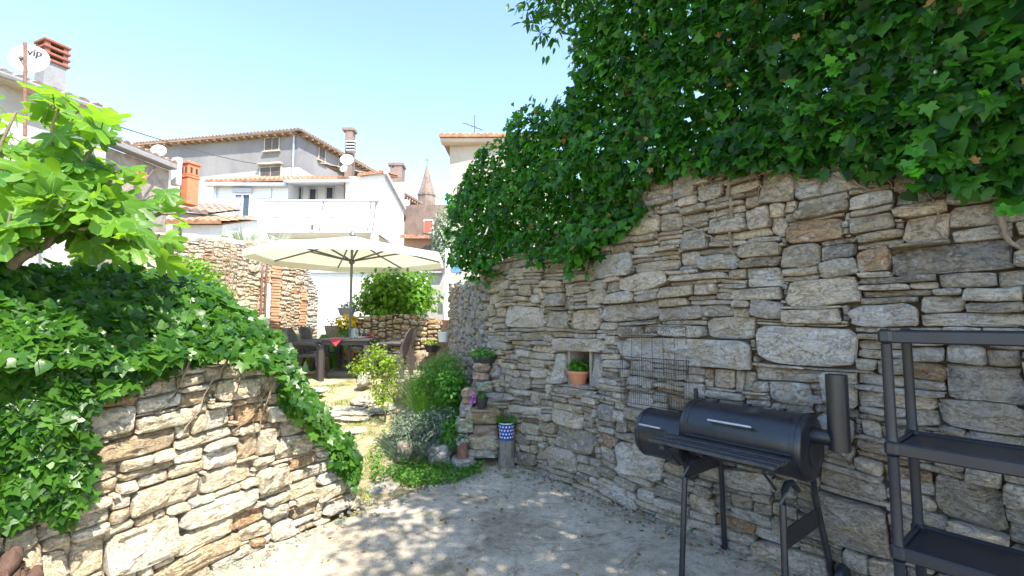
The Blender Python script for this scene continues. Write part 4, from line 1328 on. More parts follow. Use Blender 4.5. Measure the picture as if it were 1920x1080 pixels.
# weeds in the patio joints
for k, (u, v, lab) in enumerate(((1062, 893, 'small weed at the foot of the tall wall below the niche'), (1300, 990, 'small weed behind the front left leg of the smoker'), (1450, 1050, 'small weed at the wall base under the smoker'), (950, 897, 'tiny weed in the concrete in front of the log stump'))):
    q = ground(u, v, 0.012)
    w = thing('weed', q, lab, 'weed', 'weeds sprouting from the patio edge')
    LV = Leaves(T_OVAL)
    for j in range(26 if k < 3 else 8):
        LV.put(q + Vector((random.gauss(0, .03), random.gauss(0, .03), abs(random.gauss(0.02, .02)))), UP + rvec(0.5), rvec(1), U(0.02, 0.045), (random.random(), random.random(), 0))
    LV.build(w, M['cover'], 'leaves')

# flagstones of the path
for i, (u0, v0, u1, v1) in enumerate(((592, 730, 690, 752), (640, 756, 705, 772), (668, 722, 722, 738), (600, 752, 640, 766), (690, 790, 640, 800) if False else (612, 770, 700, 784), (735, 690, 800, 712), (690, 738, 745, 750), (560, 716, 620, 728), (690, 905, 745, 925), (640, 800, 690, 812))):
    a = ground((u0 + u1) / 2, (v0 + v1) / 2, 0.0)
    y = 5.0
    for _ in range(12):
        q = ground((u0 + u1) / 2, (v0 + v1) / 2, base_h(0, y)); y = q.y
    w = (u1 - u0) / F_PX * y
    dd = ground((u0 + u1) / 2, v0, q.z).y - ground((u0 + u1) / 2, v1, q.z).y
    vs_, fs = rock_geo((q.x, y, base_h(0, y) - 0.012), (w, dd, 0.07), U(-.2, .2), 300 + i, 2, 0.2)
    b = MB(); b.add(vs_, fs, (0.56 * U(.9, 1.1), 0.52, 0.44))
    b.build('path_flagstone', M['stone_warm'], sm=60, kind='structure')
# boulders by the lavender and under the shrub
for i, (u0, v0, u1, v1, Y, lab) in enumerate(((738, 835, 768, 868, 5.0, 'angular beige boulder at the foot of the lavender'), (803, 842, 842, 872, 4.95, 'grey boulder between the lavender and the stone pier'), (845, 862, 888, 878, 4.85, 'flat pale stone carrying the brown clay pipe'), (668, 700, 690, 725, 7.6, 'upright white stone left of the lime green shrub'))):
    a, c = at(u0, v1, Y), at(u1, v0, Y)
    vs_, fs = rock_geo(((a.x + c.x) / 2, Y + 0.1, (a.z + c.z) / 2), (c.x - a.x, 0.24, (c.z - a.z) * 1.1), U(-.4, .4), 340 + i, 3, 0.28)
    b = MB(); b.add(vs_, fs, ((0.44, 0.40, 0.33), (0.45, 0.45, 0.43), (0.5, 0.5, 0.49), (0.6, 0.57, 0.5))[i])
    b.solo('boulder', M['stone_grey'], Vector(((a.x + c.x) / 2, Y + 0.1, a.z)), lab, 'rock', 'loose stones along the path', sm=45)
# dark driftwood at the foot of the low wall, far left
dr = thing('driftwood', ground(20, 1080, 0.01), 'weathered brown driftwood pieces lying against the low wall', 'driftwood')
P0 = hit(10, 1060, LO + LN * 0.16, LN)
for (u0, v0, u1, v1, r) in ((-10, 1090, 32, 1032, 0.035), (18, 1092, 42, 1050, 0.016), (30, 1095, 48, 1066, 0.022), (55, 1100, 68, 1066, 0.03), (-20, 1085, 5, 1070, 0.025)):
    b = MB(); a, c = hit(u0, v0, LO + LN * 0.2, LN), hit(u1, v1, LO + LN * 0.12, LN)
    pts = [a.lerp(c, k / 4) + rvec(0.006) for k in range(5)]
    b.tube(pts, [r * 0.9, r * 1.05, r, r * 1.08, r * 0.55], 10)
    b.build('wood_piece', M['log_dark'], dr, sm=50)

# ------------------------------------------------------------------ pots and small things
def lathe_pot(root, name, c, r0, r1, h, m, rim=0.012, n=22):
    b = MB()
    b.lathe([(r0, 0), (r0 + (r1 - r0) * 0.5, h * 0.5), (r1, h - rim * 1.6), (r1 + rim * 0.5, h - rim * 1.6), (r1 + rim * 0.6, h), (r1 - rim * 0.4, h), (r1 - rim * 0.6, h - 0.03), (0.001, h - 0.031)], c, n)
    o = b.build(name, m, root, sm=35)
    return o
def pot_plant(root, c, r, h, n, m, T, size, name='foliage', tone=(0.5, 0.25), wid=1.0):
    return ellipsoid_bush(root, Vector(c) + Vector((0, 0, h * 0.45)), (r, r, h * 0.55), n, m, T, size, name, tone, shell=0.05, wid=wid, seed=int(r * 1000))
# bowl in the niche
q = hit(1085, 722, RO - RN * 0.06, RN)
pt = thing('flower_pot', q, 'terracotta bowl with a small green plant standing in the wall niche', 'flower pot', 'pots with plants')
lathe_pot(pt, 'pot', q, 0.065, 0.105, 0.135, M['terracotta'], 0.014, 26)
pot_plant(pt, q + Vector((0, 0, 0.12)), 0.10, 0.13, 240, M['cover'], T_OVAL, (0.025, 0.05))
# sedum bowl on the pier
q = at(908, 680, 5.25)
pt = thing('flower_pot', q, 'low black bowl of green sedum on top of the stone pier', 'flower pot', 'pots with plants')
lathe_pot(pt, 'pot', q, 0.12, 0.145, 0.075, M['pot_black'], 0.008)
pot_plant(pt, q + Vector((0, 0, 0.06)), 0.17, 0.10, 420, M['cover'], T_OVAL, (0.02, 0.04), tone=(0.4, 0.2))
# black pot with a purple flower, on a rusty tile
q = at(903, 768, 4.98)
tl = MB(); tl.box(q + Vector((0, 0.05, -0.006)), (0.24, 0.22, 0.018), 0.1, bev=0.004)
tl.solo('roof_tile', M['tile_old'], q + Vector((0, 0.05, -0.015)), 'flat rust brown tile under the small black pot on the pier', 'tile', sm=40)
q = at(903, 763, 5.0)
pt = thing('flower_pot', q, 'small black pot with a purple flower on a rust brown tile', 'flower pot', 'pots with plants')
lathe_pot(pt, 'pot', q, 0.05, 0.07, 0.10, M['pot_black'], 0.006)
pot_plant(pt, q + Vector((0, 0, 0.09)), 0.06, 0.06, 60, M['cover'], T_OVAL, (0.02, 0.035))
ellipsoid_bush(pt, q + Vector((-0.085, -0.02, 0.09)), (0.03, 0.03, 0.06), 60, M['purple'], T_OVAL, (0.018, 0.03), 'flowers')
# log stump with the blue bucket
q = ground(950, 874, 0.012)
lg = thing('log_stump', q, 'grey upright log stump standing in the corner of the patio', 'log')
b = MB()
prof = [(0.086, 0), (0.09, 0.03), (0.086, 0.12), (0.083, 0.22), (0.084, 0.272)]
b.lathe(prof, q, 26, cap=True)
b.v = [(x + 0.006 * mnoise.noise((x * 40, y * 40, z * 3)), y + 0.006 * mnoise.noise((x * 40, y * 40, z * 3 + 9)), z) for x, y, z in b.v]
b.build('log_body', M['log'], lg, sm=35)
b = MB(); b.lathe([(0.079, 0.2725), (0.076, 0.275), (0.04, 0.2755), (0.001, 0.275)], q, 22); b.build('cut_face', M['vine'], lg, sm=60)
q2 = q + Vector((-0.004, -0.01, 0.277))
pt = thing('flower_pot', q2, 'blue bucket with white dots and grassy plant on the log stump', 'flower pot', 'pots with plants')
b = MB(); b.lathe([(0.066, 0), (0.068, 0.01), (0.080, 0.165)], q2, 26); b.build('bucket', M['blue_enamel'], pt, sm=35)
b = MB(); b.lathe([(0.0805, 0.165), (0.084, 0.168), (0.084, 0.176), (0.078, 0.178), (0.074, 0.16), (0.001, 0.155)], q2, 26, cap=False); b.build('rim', M['white_paint'], pt, sm=50)
for row in range(4):
    for k in range(14):
        t = 2 * PI * (k + 0.5 * (row % 2)) / 14
        if math.sin(t) > 0.35: continue
        z = 0.03 + row * 0.036
        r = 0.0675 + 0.0125 * (z - 0.01) / 0.155 + 0.0012
        d = Vector((math.cos(t), math.sin(t), 0)); tn = Vector((-math.sin(t), math.cos(t), 0))
        b = MB(); b.lathe([(0.0085, -0.002), (0.0085, 0.0006), (0.001, 0.0012)], q2 + d * r + UP * z, 10, ax=(tn, UP, d)); b.build('white_dot', M['white_paint'], pt)
LV = Leaves(T_BLADE)
tuft(LV, q2 + Vector((0, 0, 0.15)), 240, 0.066, 0.13, 0.007, 0.7, (0.35, 0.25))
LV.build(pt, M['cover'], 'grass_leaves')
# brown clay pipe on its flat stone
q = at(867, 868, 4.92)
pt = thing('clay_pipe_planter', q, 'upright rusty brown clay pipe with a pale succulent on a flat stone', 'planter')
b = MB(); b.lathe([(0.062, -0.01), (0.060, 0.05), (0.058, 0.20), (0.063, 0.20), (0.063, 0.215), (0.05, 0.215), (0.048, 0.19), (0.001, 0.188)], q, 20); b.build('pipe', M['rust'], pt, sm=40)
ellipsoid_bush(pt, q + Vector((0, 0, 0.23)), (0.06, 0.06, 0.05), 70, M['olive'], T_OVAL, (0.03, 0.05), 'foliage')
# long terracotta pot with yellow flowers on the far wall
q = FO + FA * 0.55 - FN * 0.12 + UP * (f_top(0.5) + 0.085)
pt = thing('flower_pot', q, 'long terracotta trough of yellow flowers on top of the rubble wall', 'flower pot', 'pots with plants')
b = MB(); b.box(q + UP * 0.06, (0.52, 0.18, 0.13), math.atan2(FA.y, FA.x), bev=0.015); b.build('trough', M['terracotta'], pt, sm=40)
b = MB(); b.box(q + UP * 0.128, (0.56, 0.21, 0.03), math.atan2(FA.y, FA.x), bev=0.01); b.build('rim', M['terracotta'], pt, sm=40)
ellipsoid_bush(pt, q + FA * 0.08 + UP * 0.19, (0.12, 0.12, 0.10), 160, M['yellow'], T_OVAL, (0.03, 0.06), 'flowers')
ellipsoid_bush(pt, q - FA * 0.08 + UP * 0.16, (0.16, 0.10, 0.07), 120, M['cover'], T_OVAL, (0.03, 0.05), 'foliage')
# pots at the right end of the low golden wall
def small_pot(px, Y, r, h, m, lab, leaf=None, nleaf=60, name='flower_pot', stand=None):
    q = at(*px, Y)
    o = thing(name, q, lab, 'flower pot', 'pots with plants')
    lathe_pot(o, 'pot', q, r * 0.72, r, h, M[m], 0.01, 18)
    if leaf: pot_plant(o, q + Vector((0, 0, h * .9)), r * 1.2, h * 1.0, nleaf, M[leaf], T_OVAL, (0.03, 0.06))
    return o
# a rough stone ledge carrying them
for i, (u0, v0, u1, v1, Y) in enumerate(((815, 640, 845, 690, 9.5), (800, 658, 822, 692, 9.6), (778, 658, 806, 692, 9.75), (826, 607, 846, 625, 9.55))):
    a, c = at(u0, v1, Y), at(u1, v0, Y)
    vs_, fs = rock_geo(((a.x + c.x) / 2, Y + 0.15, (a.z + c.z) / 2), (c.x - a.x, 0.3, (c.z - a.z)), U(-.3, .3), 360 + i, 2, 0.14)
    b = MB(); b.add(vs_, fs, (0.50, 0.42, 0.32))
    b.solo('ledge_stone', M['stone_far'], Vector(((a.x + c.x) / 2, Y + 0.15, a.z)), ('stone block under the white pot beside the rubble wall', 'small grey block at the left of the pot ledge', 'low block next to the golden wall end', 'flat stone under the terracotta pot on the golden wall end')[i], 'stone', 'ledge stones beside the golden wall', sm=45)
small_pot((837, 612), 9.45, 0.09, 0.13, 'terracotta', 'small terracotta pot on the flat stone at the golden wall end')
small_pot((832, 641), 9.4, 0.13, 0.20, 'white_paint', 'white pot standing below the terracotta pot by the rubble wall')
small_pot((810, 660), 9.45, 0.16, 0.14, 'pot_black', 'dark bowl of yellowish moss left of the white pot', 'shrub', 90)
small_pot((627, 632), 10.45, 0.22, 0.26, 'tile_old', 'large brown clay pot of yellow flowers behind the table', 'cover', 120)
o = D.objects[-1] if False else None
yp = at(655, 600, 10.4)
yw = thing('yellow_flowers', Vector((yp.x - 0.02, 10.35, 1.2)), 'bunch of yellow flowers rising beside the umbrella pole', 'flowers')
ellipsoid_bush(yw, at(652, 603, 10.35), (0.24, 0.15, 0.16), 160, M['yellow'], T_OVAL, (0.06, 0.11), 'flowers')
ellipsoid_bush(yw, at(655, 622, 10.35), (0.20, 0.15, 0.2), 160, M['cover'], T_OVAL, (0.05, 0.09), 'foliage')
small_pot((578, 632), 9.9, 0.10, 0.14, 'terracotta', 'terracotta pot with pale leaves behind the left chairs', 'olive', 120)
small_pot((551, 672), 8.9, 0.11, 0.14, 'terracotta', 'terracotta pot low on the bank left of the chairs', 'herb', 120)
small_pot((655, 672), 9.55, 0.10, 0.16, 'redbrick', 'orange red pot under the table in front of the golden wall')
# blue grey lilac pot beside the pole
small_pot((650, 592), 10.7, 0.20, 0.18, 'concrete_grey', 'grey pot of faded lilac flowers on the golden wall', 'lavender', 130)

# ------------------------------------------------------------------ smoker
SR = Vector((1.65, 2.60, 0.0))
SA, SN = -RA, RN                       # along the barrel (towards the firebox), towards the camera side
def sm(a, n, z): return SR + SA * a + SN * n + UP * z
sk = thing('barrel_smoker', sm(0.4, 0, 0.012), 'black barrel smoker with offset firebox, chimney and slatted front shelf by the wall', 'smoker')
axb = (SN, UP, SA)                     # lathe axes: radial 1, radial 2, length
Rm, zc = 0.178, 0.815
def drum(name, a0, a1, r, z, m='smoker'):
    b = MB()
    prof = [(0.001, a0 + 0.0), (r * 0.93, a0), (r * 0.985, a0 + 0.006), (r, a0 + 0.016)]
    k = 6
    prof += [(r, a0 + 0.016 + (a1 - a0 - 0.032) * i / k) for i in range(1, k)]
    prof += [(r, a1 - 0.016), (r * 0.985, a1 - 0.006), (r * 0.93, a1), (0.001, a1)]
    b.lathe(prof, SR + UP * z, 44, ax=axb, cap=False)
    return b.build(name, M[m], sk, sm=50)
drum('cooking_chamber', 0.0, 0.71, Rm, zc)
drum('firebox', 0.72, 1.07, 0.165, zc - 0.095)
for a in (0.045, 0.665):               # raised lid bands
    b = MB(); b.lathe([(Rm + 0.001, a - 0.014), (Rm + 0.004, a - 0.012), (Rm + 0.004, a + 0.012), (Rm + 0.001, a + 0.014)], SR + UP * zc, 44, ax=axb, cap=False)
    b.build('lid_band', M['smoker'], sk, sm=50)
b = MB(); b.lathe([(0.168, 1.028), (0.169, 1.03), (0.169, 1.05), (0.168, 1.052)], SR + UP * (zc - .095), 44, ax=axb, cap=False); b.build('firebox_band', M['smoker'], sk, sm=50)
# split line of the lid: a thin lip along both sides
def arcpt(r, deg, a, z=zc): return sm(a, r * math.cos(rad(deg)), z + r * math.sin(rad(deg)))
b = MB(); b.tube([arcpt(Rm + .003, -6, 0.05), arcpt(Rm + .003, -6, 0.66)], 0.005, 8); b.build('lid_lip', M['smoker'], sk, sm=60)
# steel handle on two brackets
hp = [arcpt(Rm + 0.035, 27, a) for a in (0.24, 0.50)]
b = MB(); b.tube([arcpt(Rm + .0, 27, 0.25), arcpt(Rm + .034, 27, 0.25)], 0.005, 8); b.tube([arcpt(Rm, 27, 0.49), arcpt(Rm + .034, 27, 0.49)], 0.005, 8); b.build('handle_bracket', M['smoker'], sk, sm=60)
b = MB(); b.tube(hp, 0.009, 12); b.build('handle', M['chrome'], sk, sm=60)
fz = zc - .095
hp = [arcpt(0.165 + 0.03, 24, a, fz) for a in (0.84, 1.01)]
b = MB(); b.tube(hp, 0.008, 12); h = b.build('handle', M['chrome'], sk, sm=60)
b = MB(); b.tube([arcpt(.16, 24, .86, fz), arcpt(.195, 24, .86, fz)], .004, 6); b.tube([arcpt(.16, 24, .99, fz), arcpt(.195, 24, .99, fz)], .004, 6); b.build('handle_bracket', M['smoker'], sk)
# hinges, vent slider, thermometer nub
for a in (0.16, 0.36, 0.56):
    b = MB(); b.box(arcpt(Rm + .006, 100, a), (0.03, 0.05, 0.014), ax=(SA, SN, UP), bev=0.003); b.build('hinge', M['smoker'], sk, sm=40)
b = MB(); b.lathe([(0.001, 0), (0.016, 0.002), (0.016, 0.014), (0.001, 0.018)], arcpt(Rm, 96, 0.66), 14); b.build('knob', M['smoker'], sk, sm=40)
b = MB(); b.box(sm(0.80, -0.20, fz + 0.20), (0.028, 0.020, 0.24), ax=(SA, SN, UP), bev=0.004); b.tube([sm(.80, -.2, fz + .09), sm(.80, -.12, fz + .08)], .008, 8); b.build('hanging_bracket', M['smoker'], sk, sm=40)
b = MB(); b.lathe([(0.001, -0.003), (0.07, -0.003), (0.07, -0.006), (0.001, -0.006)][::-1], SR + UP * (zc - .03), 24, ax=axb); b.build('damper_plate', M['smoker'], sk, sm=40)
# chimney: elbow from the end cap, then the upright pipe
b = MB()
e0, e1 = sm(0.01, 0.0, zc + 0.07), sm(-0.125, 0.0, zc + 0.07)
b.tube([e0, sm(-0.06, 0, zc + .07), e1], 0.042, 20); b.build('elbow', M['smoker'], sk, sm=40)
b = MB(); c = sm(-0.125, 0.0, 0)
b.lathe([(0.051, zc + 0.015), (0.051, 1.225), (0.047, 1.225), (0.047, zc + 0.03), (0.001, zc + 0.03)], c, 28, cap=False)
b.lathe([(0.001, zc + 0.0145), (0.051, zc + 0.0145)], c, 28, cap=False)
b.build('chimney', M['smoker'], sk, sm=40)
# slatted shelf
for k in range(4):
    n = 0.200 + 0.053 * k
    b = MB(); b.box(sm(0.41, n + 0.02, 0.775 - 0.004 * (k % 2)), (0.74, 0.048, 0.018), ax=(SA, SN, UP), bev=0.003); b.build('slat', M['plank'], sk, sm=30)
for a in (0.10, 0.66):
    b = MB(); b.box(sm(a, 0.31, 0.755), (0.03, 0.26, 0.018), ax=(SA, SN, UP)); b.tube([sm(a, 0.40, 0.748), sm(a, 0.25, 0.62)], 0.007, 8); b.build('shelf_bracket', M['smoker'], sk, sm=40)
# legs: bent tubes, with a plate across each pair
def bent(a, side, foot):
    top = [sm(a, side * 0.10, 0.60), sm(a, side * 0.17, 0.655), sm(a, side * 0.235, 0.66), sm(a, side * 0.275, 0.63), sm(a, side * 0.295, 0.57)] if side > 0 else [sm(a, -0.09, 0.66), sm(a, -0.125, 0.60), sm(a, -0.14, 0.5)]
    return top + [foot]
legs = []
for a, fa in ((0.60, 0.60), (0.05, 0.03)):
    f1, f2 = sm(fa, 0.355, 0.012), sm(fa + (0.01 if a > .3 else -0.04), -0.17, 0.012 if a > .3 else 0.07)
    b = MB(); b.tube(bent(a, 1, f1), 0.0165, 14); b.build('leg', M['smoker'], sk, sm=50)
    b = MB(); b.tube(bent(a, -1, f2), 0.0165, 14); b.build('leg', M['smoker'], sk, sm=50)
    b = MB()
    if a > 0.3: b.hexa([sm(a - .004, .293, .56), sm(a - .004, -.132, .56), sm(a - .004, -.136, .65), sm(a - .004, .10, .655), sm(a - .004, .275, .64)], [sm(a + .004, .293, .56), sm(a + .004, -.132, .56), sm(a + .004, -.136, .65), sm(a + .004, .10, .655), sm(a + .004, .275, .64)])
    else: b.hexa([sm(.03, .325, .36), sm(.03, -.155, .36), sm(.03, -.145, .46), sm(.03, .315, .46)], [sm(.038, .325, .36), sm(.038, -.155, .36), sm(.038, -.145, .46), sm(.038, .315, .46)])
    b.build('leg_plate', M['smoker'], sk)
for s_ in (-1, 1):
    pass
b = MB(); b.lathe([(0.001, -0.02), (0.055, -0.02), (0.075, -0.018), (0.08, -0.008), (0.08, 0.008), (0.075, 0.018), (0.055, 0.02), (0.001, 0.02)], sm(-0.055, -0.172, 0.092), 26, ax=axb, cap=False); b.build('wheel', M['black_plastic'], sk, sm=40)

# ------------------------------------------------------------------ shelving unit
SH = Vector((1.575, 1.965, 0.012))
def shp(a, n, z): return SH + RA * a - RN * n + UP * z
shf = thing('plastic_shelving_unit', shp(0.5, 0.16, 0), 'charcoal plastic shelving unit with empty shelves at the right', 'shelving unit')
HZ = [0.14, 0.575, 0.99, 1.45]
LW, DP = 1.0, 0.335
for k, z in enumerate(HZ):
    b = MB()
    bw_, th = 0.022, 0.052
    b.box(shp(LW / 2, DP / 2, z - 0.012), (LW - 0.03, DP - 0.03, 0.014), ax=(RA, -RN, UP), bev=0.003)
    o = b.build('shelf', M['black_plastic'], shf, sm=30)
    b = MB()
    for (n, s) in ((0.0, 1), (DP, -1)): b.box(shp(LW / 2, n, z - 0.02), (LW, bw_, th), ax=(RA, -RN, UP), bev=0.006)
    for a in (0.0, LW): b.box(shp(a, DP / 2, z - 0.021), (bw_, DP, th), ax=(RA, -RN, UP), bev=0.006)
    for a in (0.0, LW):
        for n in (0, DP): b.box(shp(a, n, z - 0.018), (0.050, 0.050, 0.062), ax=(RA, -RN, UP), bev=0.012)
    b.build('shelf_rim', M['black_plastic'], shf, sm=30)
for a in (0.0, LW):
    for n in (0.0, DP):
        for z0, z1 in zip([0.0] + HZ[:-1], HZ):
            b = MB(); b.lathe([(0.0215, z0 + 0.012 * (z0 > 0)), (0.0195, z0 + 0.03), (0.0195, z1 - 0.055), (0.0215, z1 - 0.05)], shp(a, n, 0), 16); b.build('post', M['black_plastic'], shf, sm=40)

# ------------------------------------------------------------------ wrought iron rack and wire grate on the wall
def wp(u, v, o=0.07): return hit(u, v, RO + RN * o, RN)
ir = thing('wrought_iron_rack', wp(1225, 610), 'thin wrought iron rack with curled scrolls hanging on the grey wall', 'iron rack')
a0, a1 = wp(1166, 598), wp(1286, 612)
Lr = (wp(1286, 632) - wp(1166, 625)).dot(RA)
o0 = wp(1166, 628); zt = o0.z
def ip(a, z, o=0.0): return Vector((o0.x, o0.y, 0)) + RA * a + RN * o + UP * z
def iron(pts, r=0.0028, name='rod', n=6):
    b = MB(); b.tube(pts, r, n); return b.build(name, M['wire'], ir, sm=60)
iron([ip(0, zt), ip(Lr, zt)]); iron([ip(0, zt + 0.07), ip(Lr, zt + 0.07)])
for k in range(7): iron([ip(Lr * k / 6, zt + (0.07 if k in (0, 6) else 0.0)), ip(Lr * k / 6, zt - 0.22 - 0.12 * (k % 2)), ip(Lr * k / 6, zt - 0.30, 0.0)], 0.0022)
def spiral(c, r, t0, turns, sgn=1, n=16):
    return [c + RA * (sgn * r * (1 - 0.75 * i / n) * math.cos(t0 + turns * 2 * PI * i / n)) + UP * (r * (1 - 0.75 * i / n) * math.sin(t0 + turns * 2 * PI * i / n)) for i in range(n + 1)]
nsc = 5
for k in range(nsc):
    cc = ip(Lr * (k + 0.5) / nsc, zt + 0.035)
    for sg in (-1, 1): iron(spiral(cc + RA * (sg * Lr / nsc * 0.24), Lr / nsc * 0.22, PI / 2, 1.25, sg), 0.0022, 'scroll')
for k in range(3):
    cc = ip(Lr * (k + 0.5) / 3, zt + 0.07)
    w = Lr / 3 * 0.48
    for sg in (-1, 1):
        arc = [cc + RA * (sg * w * t / 6) + UP * (0.075 * math.cos(PI / 2 * t / 6) ** 0.8) for t in range(7)]
        iron(arc[:6] + spiral(arc[5] + UP * 0.02, 0.02, -PI / 2, 1.1, -sg)[1:], 0.0024, 'scroll')
g0, g1 = wp(1164, 668, 0.085), wp(1291, 680, 0.085)
Lg = (g1 - g0).dot(RA)
gt = thing('wire_grate', wp(1228, 755), 'rusty wire grill grate leaning against the grey wall behind the smoker', 'grill grate')
zt2, zb2 = g0.z, wp(1164, 752, 0.085).z
def gp(a, z): return Vector((g0.x, g0.y, 0)) + RA * a + UP * z + RN * 0.02 * (zt2 - z)
b = MB(); b.tube([gp(0, zt2), gp(Lg, zt2), gp(Lg, zb2), gp(0, zb2), gp(0, zt2)], 0.0035, 6); b.build('frame', M['wire'], gt, sm=60)
nb = 30
wire_me = None
for k in range(1, nb):
    b = MB(); b.tube([gp(Lg * k / nb, zt2), gp(Lg * k / nb, zb2)], 0.0015, 5); b.build('wire', M['wire'], gt, sm=60)
b = MB(); b.tube([gp(0, zt2 - .1), gp(Lg, zt2 - .1)], 0.0028, 5); b.build('crossbar', M['wire'], gt, sm=60)
b = MB(); b.tube([gp(0, zb2 + .09), gp(Lg, zb2 + .09)], 0.0028, 5); b.build('crossbar', M['wire'], gt, sm=60)

# ------------------------------------------------------------------ table, chairs, umbrella
TZ = 0.47
tb = thing('garden_table', (-3.05, 8.95, TZ), 'dark brown resin garden table laid under the umbrella', 'table')
tc = [Vector((-3.40, 8.22, 0)), Vector((-2.50, 8.16, 0)), Vector((-2.68, 9.62, 0)), Vector((-3.58, 9.68, 0))]
def tpt(x, y): return tc[0].lerp(tc[1], x).lerp(tc[3].lerp(tc[2], x), y)
b = MB()
lo, hi = [p + UP * (TZ + 0.715) for p in tc], [p + UP * (TZ + 0.745) for p in tc]
b.hexa(lo, hi); b.build('tabletop', M['rattan'], tb)
b = MB()
ins = [tpt(0.04, 0.03), tpt(.96, .03), tpt(.96, .97), tpt(.04, .97)]
b.hexa([p + UP * (TZ + 0.64) for p in ins], [p + UP * (TZ + 0.7145) for p in ins]); b.build('apron', M['rattan'], tb)
for x, y in ((.05, .04), (.95, .04), (.95, .96), (.05, .96)):
    p = tpt(x, y); b = MB(); b.hexa([p + Vector((dx * .034, dy * .034, TZ - 0.03)) for dx, dy in ((-1, -1), (1, -1), (1, 1), (-1, 1))], [p + Vector((dx * .044, dy * .044, TZ + 0.639)) for dx, dy in ((-1, -1), (1, -1), (1, 1), (-1, 1))]); b.build('leg', M['rattan'], tb)
def make_chair():
    """moulded resin armchair facing +x, origin on the ground"""
    t = thing('garden_chair', (0, 0, 0), 'x', 'chair', 'brown resin chairs round the garden table')
    m = M['rattan']
    b = MB(); b.box((0.02, 0, 0.43), (0.46, 0.47, 0.035), bev=0.015); b.build('seat', m, t, sm=40)
    b = MB()
    n = 8
    for side in (0, 1):
        pass
    fr, bk = [], []
    rows = 7
    vs_, fs = [], []
    for th in (0.0, 0.028):
        for j in range(rows):
            zz = 0.43 + 0.48 * j / (rows - 1)
            xb = -0.20 - 0.16 * (j / (rows - 1)) ** 1.15 - th
            hwid = 0.23 - 0.03 * (j / (rows - 1)) - (0.05 if j == rows - 1 else 0)
            for i in range(n + 1):
                yy = -hwid + 2 * hwid * i / n
                vs_.append((xb - 0.05 * (1 - (yy / 0.24) ** 2), yy, zz + (0.03 * (1 - (yy / 0.24) ** 2) if j == rows - 1 else 0)))
    S = rows * (n + 1)
    for k in (0, S):
        for j in range(rows - 1):
            for i in range(n):
                a = k + j * (n + 1) + i
                fs.append((a, a + 1, a + n + 2, a + n + 1))
    ring = [i for i in range(n + 1)] + [j * (n + 1) + n for j in range(1, rows)] + [(rows - 1) * (n + 1) + i for i in range(n - 1, -1, -1)] + [j * (n + 1) for j in range(rows - 2, 0, -1)]
    for a, c in zip(ring, ring[1:] + ring[:1]): fs.append((a, c, c + S, a + S))
    b.add(vs_, fs); b.build('backrest', m, t, sm=50)
    for s_ in (-1, 1):
        b = MB(); b.tube([(-0.27, s_ * 0.235, 0.66), (-0.1, s_ * 0.27, 0.665), (0.12, s_ * 0.275, 0.655), (0.22, s_ * 0.265, 0.62), (0.235, s_ * 0.255, 0.5)], [0.03, 0.032, 0.034, 0.03, 0.028], 8); b.build('armrest', m, t, sm=60)
        b = MB(); b.hexa([(0.25, s_ * 0.27 - .02, -0.02), (0.30, s_ * 0.27 - .02, -0.02), (0.30, s_ * 0.27 + .02, -0.02), (0.25, s_ * 0.27 + .02, -0.02)], [(0.15, s_ * 0.235 - .025, 0.52), (0.25, s_ * 0.235 - .025, 0.52), (0.25, s_ * 0.235 + .025, 0.52), (0.15, s_ * 0.235 + .025, 0.52)]); b.build('leg', m, t)
        b = MB(); b.hexa([(-0.36, s_ * 0.27 - .02, -0.02), (-0.31, s_ * 0.27 - .02, -0.02), (-0.31, s_ * 0.27 + .02, -0.02), (-0.36, s_ * 0.27 + .02, -0.02)], [(-0.29, s_ * 0.22 - .025, 0.62), (-0.18, s_ * 0.22 - .025, 0.42), (-0.18, s_ * 0.22 + .025, 0.42), (-0.29, s_ * 0.22 + .025, 0.62)]); b.build('leg', m, t)
    return t
ch0 = make_chair()
spots = [(-3.72, 8.62, 0.08, 'front chair on the left side of the garden table'), (-3.78, 9.28, -0.05, 'rear chair on the left side of the garden table'), (-2.22, 8.55, PI - 0.1, 'tall backed front chair right of the table, behind the lime shrub'), (-2.30, 9.35, PI + 0.1, 'rear chair on the right side of the garden table')]
for i, (x, y, a, lab) in enumerate(spots):
    c = ch0 if i == 0 else copy_tree(ch0)
    c.location = (x, y, TZ + (0.02 if y > 9 else 0.0)); c.rotation_euler = (0, 0, a)
    c['label'] = 'dark brown resin armchair, ' + lab
# things on the table
zt_ = TZ + 0.7455
def tw(x, y): return tpt(x, y) + UP * zt_
q = tw(0.62, 0.55)
b = MB(); b.lathe([(0.001, 0), (0.15, 0.002), (0.19, 0.012), (0.188, 0.015), (0.15, 0.006), (0.001, 0.005)], q, 26, cap=False)
b.solo('serving_tray', M['white_paint'], q, 'round white tray under the glassware on the garden table', 'tray', sm=40)
for i, (dx, dy, h, lab) in enumerate(((0.06, -0.05, 0.17, 'wine glass at the right edge of the white tray'), (0.13, 0.03, 0.16, 'wine glass behind the others on the white tray'))):
    p = q + Vector((dx, dy, 0.007))
    b = MB(); b.lathe([(0.032, 0), (0.004, 0.006), (0.004, h * 0.45), (0.02, h * 0.52), (0.036, h * 0.72), (0.033, h), (0.031, h), (0.034, h * .72), (0.018, h * .55), (0.001, h * .5)], p, 16, cap=False)
    b.solo('wine_glass', M['glass'], p, lab, 'glass', 'glasses on the tray', sm=60)
p = q + Vector((-0.08, -0.02, 0.007))
jg = thing('glass_jug', p, 'squat clear glass jug on the white tray', 'jug')
b = MB(); b.lathe([(0.05, 0), (0.07, 0.03), (0.072, 0.11), (0.05, 0.16), (0.055, 0.18), (0.052, 0.18), (0.047, 0.16), (0.068, 0.11), (0.066, 0.03), (0.001, 0.006)], p, 20, cap=False); b.build('body', M['glass'], jg, sm=60)
